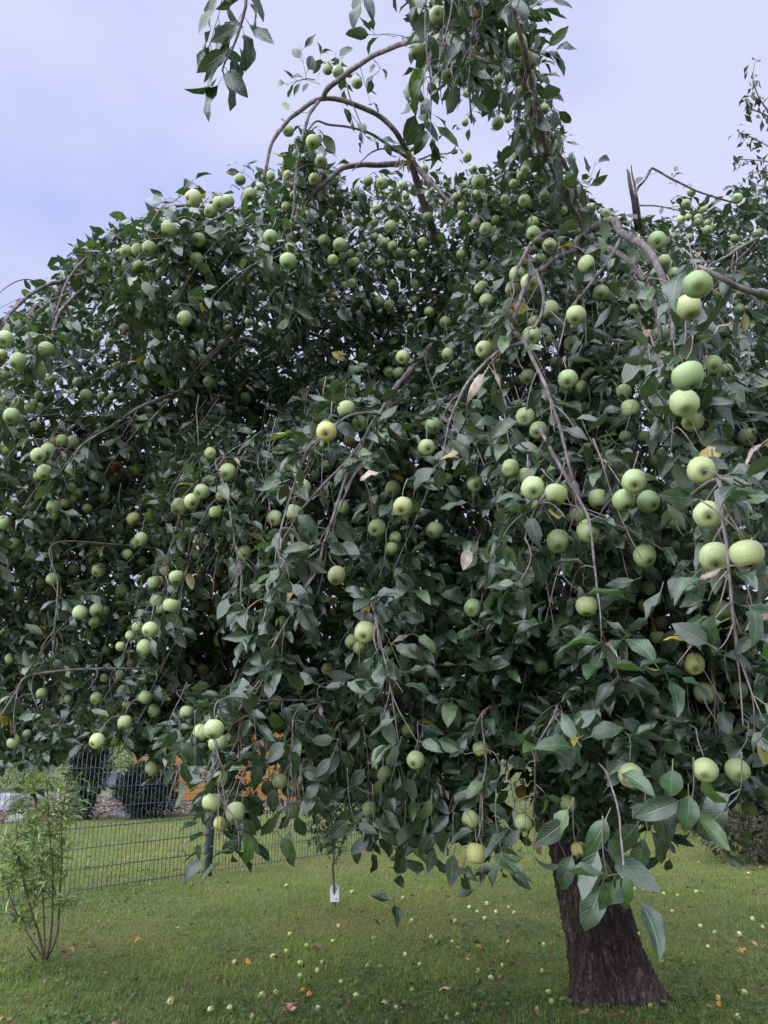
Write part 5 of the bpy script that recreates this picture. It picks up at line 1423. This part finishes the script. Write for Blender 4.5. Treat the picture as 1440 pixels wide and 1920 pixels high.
def rock(px, py, w, h, lab, seed):
    r = np.random.default_rng(seed)
    g = ground(px, py)
    n1, n2 = 12, 8
    V = []; F = []
    for i in range(n2 + 1):
        a = math.pi * i / n2 - math.pi / 2
        for j in range(n1):
            t = 2 * math.pi * j / n1
            k = 1 + 0.16 * math.sin(3 * t + seed) * math.cos(a) + 0.12 * math.sin(2 * a * 2 + t + seed) + r.normal(0, 0.03)
            V.append((w / 2 * math.cos(a) * math.cos(t) * k, w / 2.6 * math.cos(a) * math.sin(t) * k, h * 0.35 + h * 0.62 * math.sin(a) * k))
    for i in range(n2):
        for j in range(n1):
            F.append((i * n1 + j, i * n1 + (j + 1) % n1, (i + 1) * n1 + (j + 1) % n1, (i + 1) * n1 + j))
    tag(add('rock', py_mesh('rock', V, F, M_STONE, False), None, g), lab, 'rock', 'stones on the mulch bed')
rock(228, 1534, 0.42, 0.20, 'low pale stone at the front of the mulch bed', 3)
rock(12, 1520, 0.70, 0.38, 'large pale stone behind the young shrub at left', 5)
rock(30, 1545, 0.35, 0.18, 'small pale stone below the large one at left', 8)

# orange wooden shed
def shed():
    M_OR = noise_mat('orange_stained_wood', [(0.25, (0.21, 0.088, 0.014)), (0.5, (0.27, 0.118, 0.018)), (0.75, (0.31, 0.14, 0.025))], scale=3, detail=8, rough=0.6, bump=0.25, stretch=(0.35, 1, 7), spec=0.3, bump_dist=0.004)
    M_ROOF = noise_mat('shed_roof_felt', [(0.3, (0.05, 0.045, 0.045)), (0.7, (0.10, 0.09, 0.09))], scale=8, rough=0.9, bump=0.3)
    M_PL = noise_mat('shed_plinth', [(0.3, (0.10, 0.085, 0.08)), (0.7, (0.2, 0.17, 0.16))], scale=8, rough=0.95, bump=0.3)
    c = ground(405, 1507)
    d = project(c)[2]
    W = 310 / FPX * d; D = 3.0; H = 2.35
    s = tag(empty('garden_shed', c), 'orange stained wooden garden shed behind the wire fence', 'shed')
    V, F = box(0, D / 2, 0.03, W + 0.02, D, 0.10); add('plinth', py_mesh('plinth', V, F, M_PL), s)
    nb = 16; bh = H / nb
    def board(x, y, z, sx, sy):
        ver, fc = box(0, 0, 0, sx, sy, bh - 0.010)
        if sx > sy:
            ver = ver.copy(); ver[[4, 5], 1] += 0.008        # the lower edge of a board stands proud of the one below
        o_ = add('board', py_mesh('board', ver, fc, M_OR), s, (x, y, z)); return o_
    front = None
    for k in range(nb):
        z = 0.08 + (k + 0.5) * bh
        if front is None:
            front = board(0, 0.012, z, W, 0.024); sidem = board(-W / 2 + 0.012, D / 2, z, 0.024, D - 0.06)
            add('board', sidem.data, s, (W / 2 - 0.012, D / 2, z)); add('board', front.data, s, (0, D - 0.012, z))
        else:
            add('board', front.data, s, (0, 0.012, z)); add('board', front.data, s, (0, D - 0.012, z))
            add('board', sidem.data, s, (-W / 2 + 0.012, D / 2, z)); add('board', sidem.data, s, (W / 2 - 0.012, D / 2, z))
    for sx in (-1, 1):
        V, F = box(sx * (W / 2 + 0.01), -0.008, 0.08 + H / 2, 0.09, 0.04, H); add('corner_board', py_mesh('corner_board', V, F, M_OR), s)
    e = 0.3; zt = H + 0.08
    for sy in (0, 1):
        y0, y1 = (-e, D / 2) if sy == 0 else (D + e, D / 2)
        z0, z1 = zt - 0.08, zt + 0.75
        V = [(-W / 2 - e, y0, z0), (W / 2 + e, y0, z0), (W / 2 + e, y1, z1), (-W / 2 - e, y1, z1)]
        V += [(a, b_, z + 0.06) for a, b_, z in V]
        F = [(0, 1, 2, 3), (4, 5, 6, 7), (0, 1, 5, 4), (1, 2, 6, 5), (3, 0, 4, 7)]
        add('roof_slope', py_mesh('roof_slope', V, F, M_ROOF), s)
    for sx in (-1, 1):
        V = [(sx * (W / 2 - 0.012), 0, zt), (sx * (W / 2 - 0.012), D, zt), (sx * (W / 2 - 0.012), D / 2, zt + 0.72)]
        V += [(a - sx * 0.02, b_, z) for a, b_, z in V]
        add('gable', py_mesh('gable', V, [(0, 1, 2), (3, 5, 4), (0, 3, 4, 1), (1, 4, 5, 2), (2, 5, 3, 0)], M_OR), s)
shed()

def shrub(name, px, py, w, h, n, size, tint, lab, cat, seed, mat, lib, profile='round', depth=None, droop=0.1):
    r = np.random.default_rng(seed)
    b = ground(px, py)
    t = tag(empty(name, b), lab, cat)
    stem_part('trunk' if cat == 'tree' else 'stem', t, b, catmull(np.array((b, b + (0.02, 0, h * 0.4), b + (0, 0.02, h * 0.8))), 8), 0.04 if h > 1.6 else 0.02, 0.01, M_STEMW)
    for a in range(5):
        az = a * 1.256 + r.uniform(0, 1)
        e = b + np.array((math.cos(az) * w * 0.36, math.sin(az) * w * 0.36, h * r.uniform(0.5, 0.85)))
        stem_part('branch', t, b, catmull(np.array((b + (0, 0, h * 0.08), b * 0.5 + e * 0.5 + (0, 0, 0.05), e)), 8), 0.014, 0.005, M_STEMW, 5)
    v = norm(r.normal(0, 1, (n, 3))) * (r.random((n, 1)) ** 0.4)
    lump = 1 + 0.18 * np.sin(v[:, 0:1] * 7 + seed) * np.cos(v[:, 2:3] * 6 + seed) + 0.12 * np.sin(v[:, 1:2] * 11 + 2)
    v = v * lump
    if profile == 'column':
        z = (v[:, 2] + 1) / 2
        rr = np.sin(np.clip(z, 0, 1) * np.pi * 0.9 + 0.25) ** 0.6
        pts = b + np.stack((v[:, 0] * w / 2 * rr * 1.2, v[:, 1] * w / 2 * rr * 1.2, z * h), -1)
    else:
        pts = b + np.stack((v[:, 0] * w / 2, v[:, 1] * (depth or w) / 2, h * 0.52 + v[:, 2] * h * 0.48), -1)
    pts = pts[pts[:, 2] > 0.02]
    leaf_cloud('crown', pts, r, size, tint, 0.35, mat, t, b, lib, droop=droop, outc=b + np.array((0, 0, h * 0.4)))
    return t
DK = ((0.010, 0.018, 0.016), (0.022, 0.036, 0.026))
shrub('columnar_conifer', 155, 1538, 0.62, 2.6, 9000, (0.07, 0.14), DK, 'narrow dark conifer beside the mulch bed', 'tree', 71, M_NEEDLE, NEEDLE, 'column', droop=-0.5)
shrub('conifer_shrub', 272, 1533, 1.2, 1.05, 6500, (0.07, 0.15), DK, 'dark spreading conifer shrub in front of the orange shed', 'shrub', 72, M_NEEDLE, NEEDLE, droop=-0.1)
LG = ((0.06, 0.11, 0.03), (0.14, 0.20, 0.06)); MG = ((0.025, 0.05, 0.02), (0.06, 0.10, 0.035))
shrub('garden_bush', 40, 1482, 2.6, 1.7, 2600, (0.08, 0.14), LG, 'light green bush at the far left of the neighbouring garden', 'bush', 73, M_LEAF2, PLAIN)
shrub('garden_bush', 205, 1462, 1.8, 1.5, 1600, (0.08, 0.14), ((0.12, 0.18, 0.05), (0.28, 0.30, 0.10)), 'pale flowering bush behind the grey planter', 'bush', 74, M_LEAF2, PLAIN)
shrub('dark_hedge_bush', 1250, 1532, 2.6, 1.7, 4200, (0.08, 0.13), MG, 'dark bush on the far side of the lawn right of the trunk', 'bush', 75, M_LEAF2, PLAIN)
shrub('dark_hedge_bush', 1370, 1560, 2.4, 2.0, 4200, (0.07, 0.12), MG, 'tall dark bush at the right rear of the lawn', 'bush', 76, M_LEAF2, PLAIN)
shrub('dry_bush', 1425, 1618, 1.5, 0.85, 2600, (0.05, 0.10), ((0.02, 0.03, 0.016), (0.06, 0.045, 0.032)), 'low brown withered bush at the right edge of the lawn', 'bush', 77, M_NEEDLE, PLAIN)
shrub('dark_hedge_bush', 1560, 1600, 2.4, 2.3, 3200, (0.07, 0.12), MG, 'dark bush partly cut by the right edge of the photo', 'bush', 78, M_LEAF2, PLAIN)

# grey planter box
def planter():
    g = ground(205, 1474); d = project(g)[2]
    M_P = noise_mat('planter_grey', [(0.3, (0.10, 0.11, 0.15)), (0.7, (0.14, 0.15, 0.20))], scale=4, rough=0.6, bump=0)
    s = tag(empty('planter', g), 'grey rectangular planter on the lawn beyond the mulch bed', 'planter')
    w, h = 0.56, 0.42
    V = [(-w / 2 * .9, -.18, 0), (w / 2 * .9, -.18, 0), (w / 2 * .9, .18, 0), (-w / 2 * .9, .18, 0), (-w / 2, -.2, h), (w / 2, -.2, h), (w / 2, .2, h), (-w / 2, .2, h)]
    add('body', py_mesh('body', V, [(3, 2, 1, 0), (0, 1, 5, 4), (1, 2, 6, 5), (2, 3, 7, 6), (3, 0, 4, 7)], M_P), s)
    for y0 in (-0.205, 0.205):
        V, F = box(0, y0, h, w + 0.06, 0.04, 0.05); add('rim', py_mesh('rim', V, F, M_P), s)
    for x0 in (-w / 2 - .01, w / 2 + .01):
        V, F = box(x0, 0, h, 0.04, 0.37, 0.048); add('rim', py_mesh('rim', V, F, M_P), s)
    V, F = box(0, 0, h - 0.04, w * .97, .37, 0.03); add('soil', py_mesh('soil', V, F, M_MULCH), s)
planter()

# far hedge that closes the neighbouring lawn
r8 = np.random.default_rng(81)
names = ['leftmost', 'second from the left', 'third from the left', 'fourth from the left', 'fifth from the left', 'sixth from the left', 'rightmost']
for k in range(7):
    x = -32 + k * 10.5; y = 46 + 3 * math.sin(k * 2.3)
    px, py, _ = project(np.array((x, y, 0.0)))
    o = shrub('hedge_bush', float(px), float(py), 11.5, 2.6 + 0.5 * math.sin(k * 1.7), 1700, (0.30, 0.55), ((0.05, 0.09, 0.03), (0.12, 0.17, 0.06)), f'broad green hedge bush far beyond the lawn, {names[k]} of the row', 'bush', 90 + k, M_LEAF2, PLAIN, depth=3.0)
    o['group'] = 'hedge row at the end of the neighbouring lawn'

# tree with small leaves at the right edge
def right_tree():
    r = np.random.default_rng(55)
    b = np.array((3.75, 6.3, 0.0))
    t = tag(empty('small_leaved_tree', b), 'neighbouring tree with small pointed leaves reaching in at the upper right edge', 'tree')
    topz = at(1500, 330, 5.6)
    stem_part('trunk', t, b, catmull(np.array((b, b + (0.03, -0.1, 1.4), b + (-0.05, -0.3, 3.0), topz)), 24), 0.07, 0.028, M_STEMW, 9)
    pts = []
    sprs = [[(1500, 330), (1470, 240), (1430, 195), (1412, 150), (1416, 114)], [(1480, 250), (1440, 218), (1408, 203), (1398, 185)], [(1490, 310), (1450, 280), (1410, 258), (1383, 247)], [(1490, 320), (1450, 305), (1410, 300), (1376, 298)],
            [(1495, 330), (1460, 330), (1425, 320), (1398, 335)], [(1475, 245), (1450, 220), (1445, 180)], [(1500, 330), (1530, 230), (1520, 130), (1535, 40)], [(1500, 330), (1560, 290), (1620, 200)], [(1495, 335), (1450, 350), (1410, 345)]]
    for s in sprs:
        P = catmull(np.array([at(x, y, 5.6 + 0.1 * math.sin(x)) for x, y in s]), 18)
        stem_part('branch', t, b, P, 0.008, 0.002, M_STEMW, 5)
        m = 30
        i = r.integers(4, 18, m); pts.append(P[i] + r.normal(0, 0.02, (m, 3)))
    n = 500
    pts.append(np.array([at(*q) for q in zip(np.maximum(r.normal(1555, 50, n), 1455 + r.uniform(0, 60, n)), r.normal(260, 90, n), 5.6 + r.normal(0, 0.5, n))]))
    pts = np.vstack(pts)
    leaf_cloud('crown', pts, r, (0.05, 0.085), ((0.03, 0.04, 0.03), (0.06, 0.075, 0.04)), 0.3, M_LEAF2, t, b, PLAIN, droop=0.8)
right_tree()
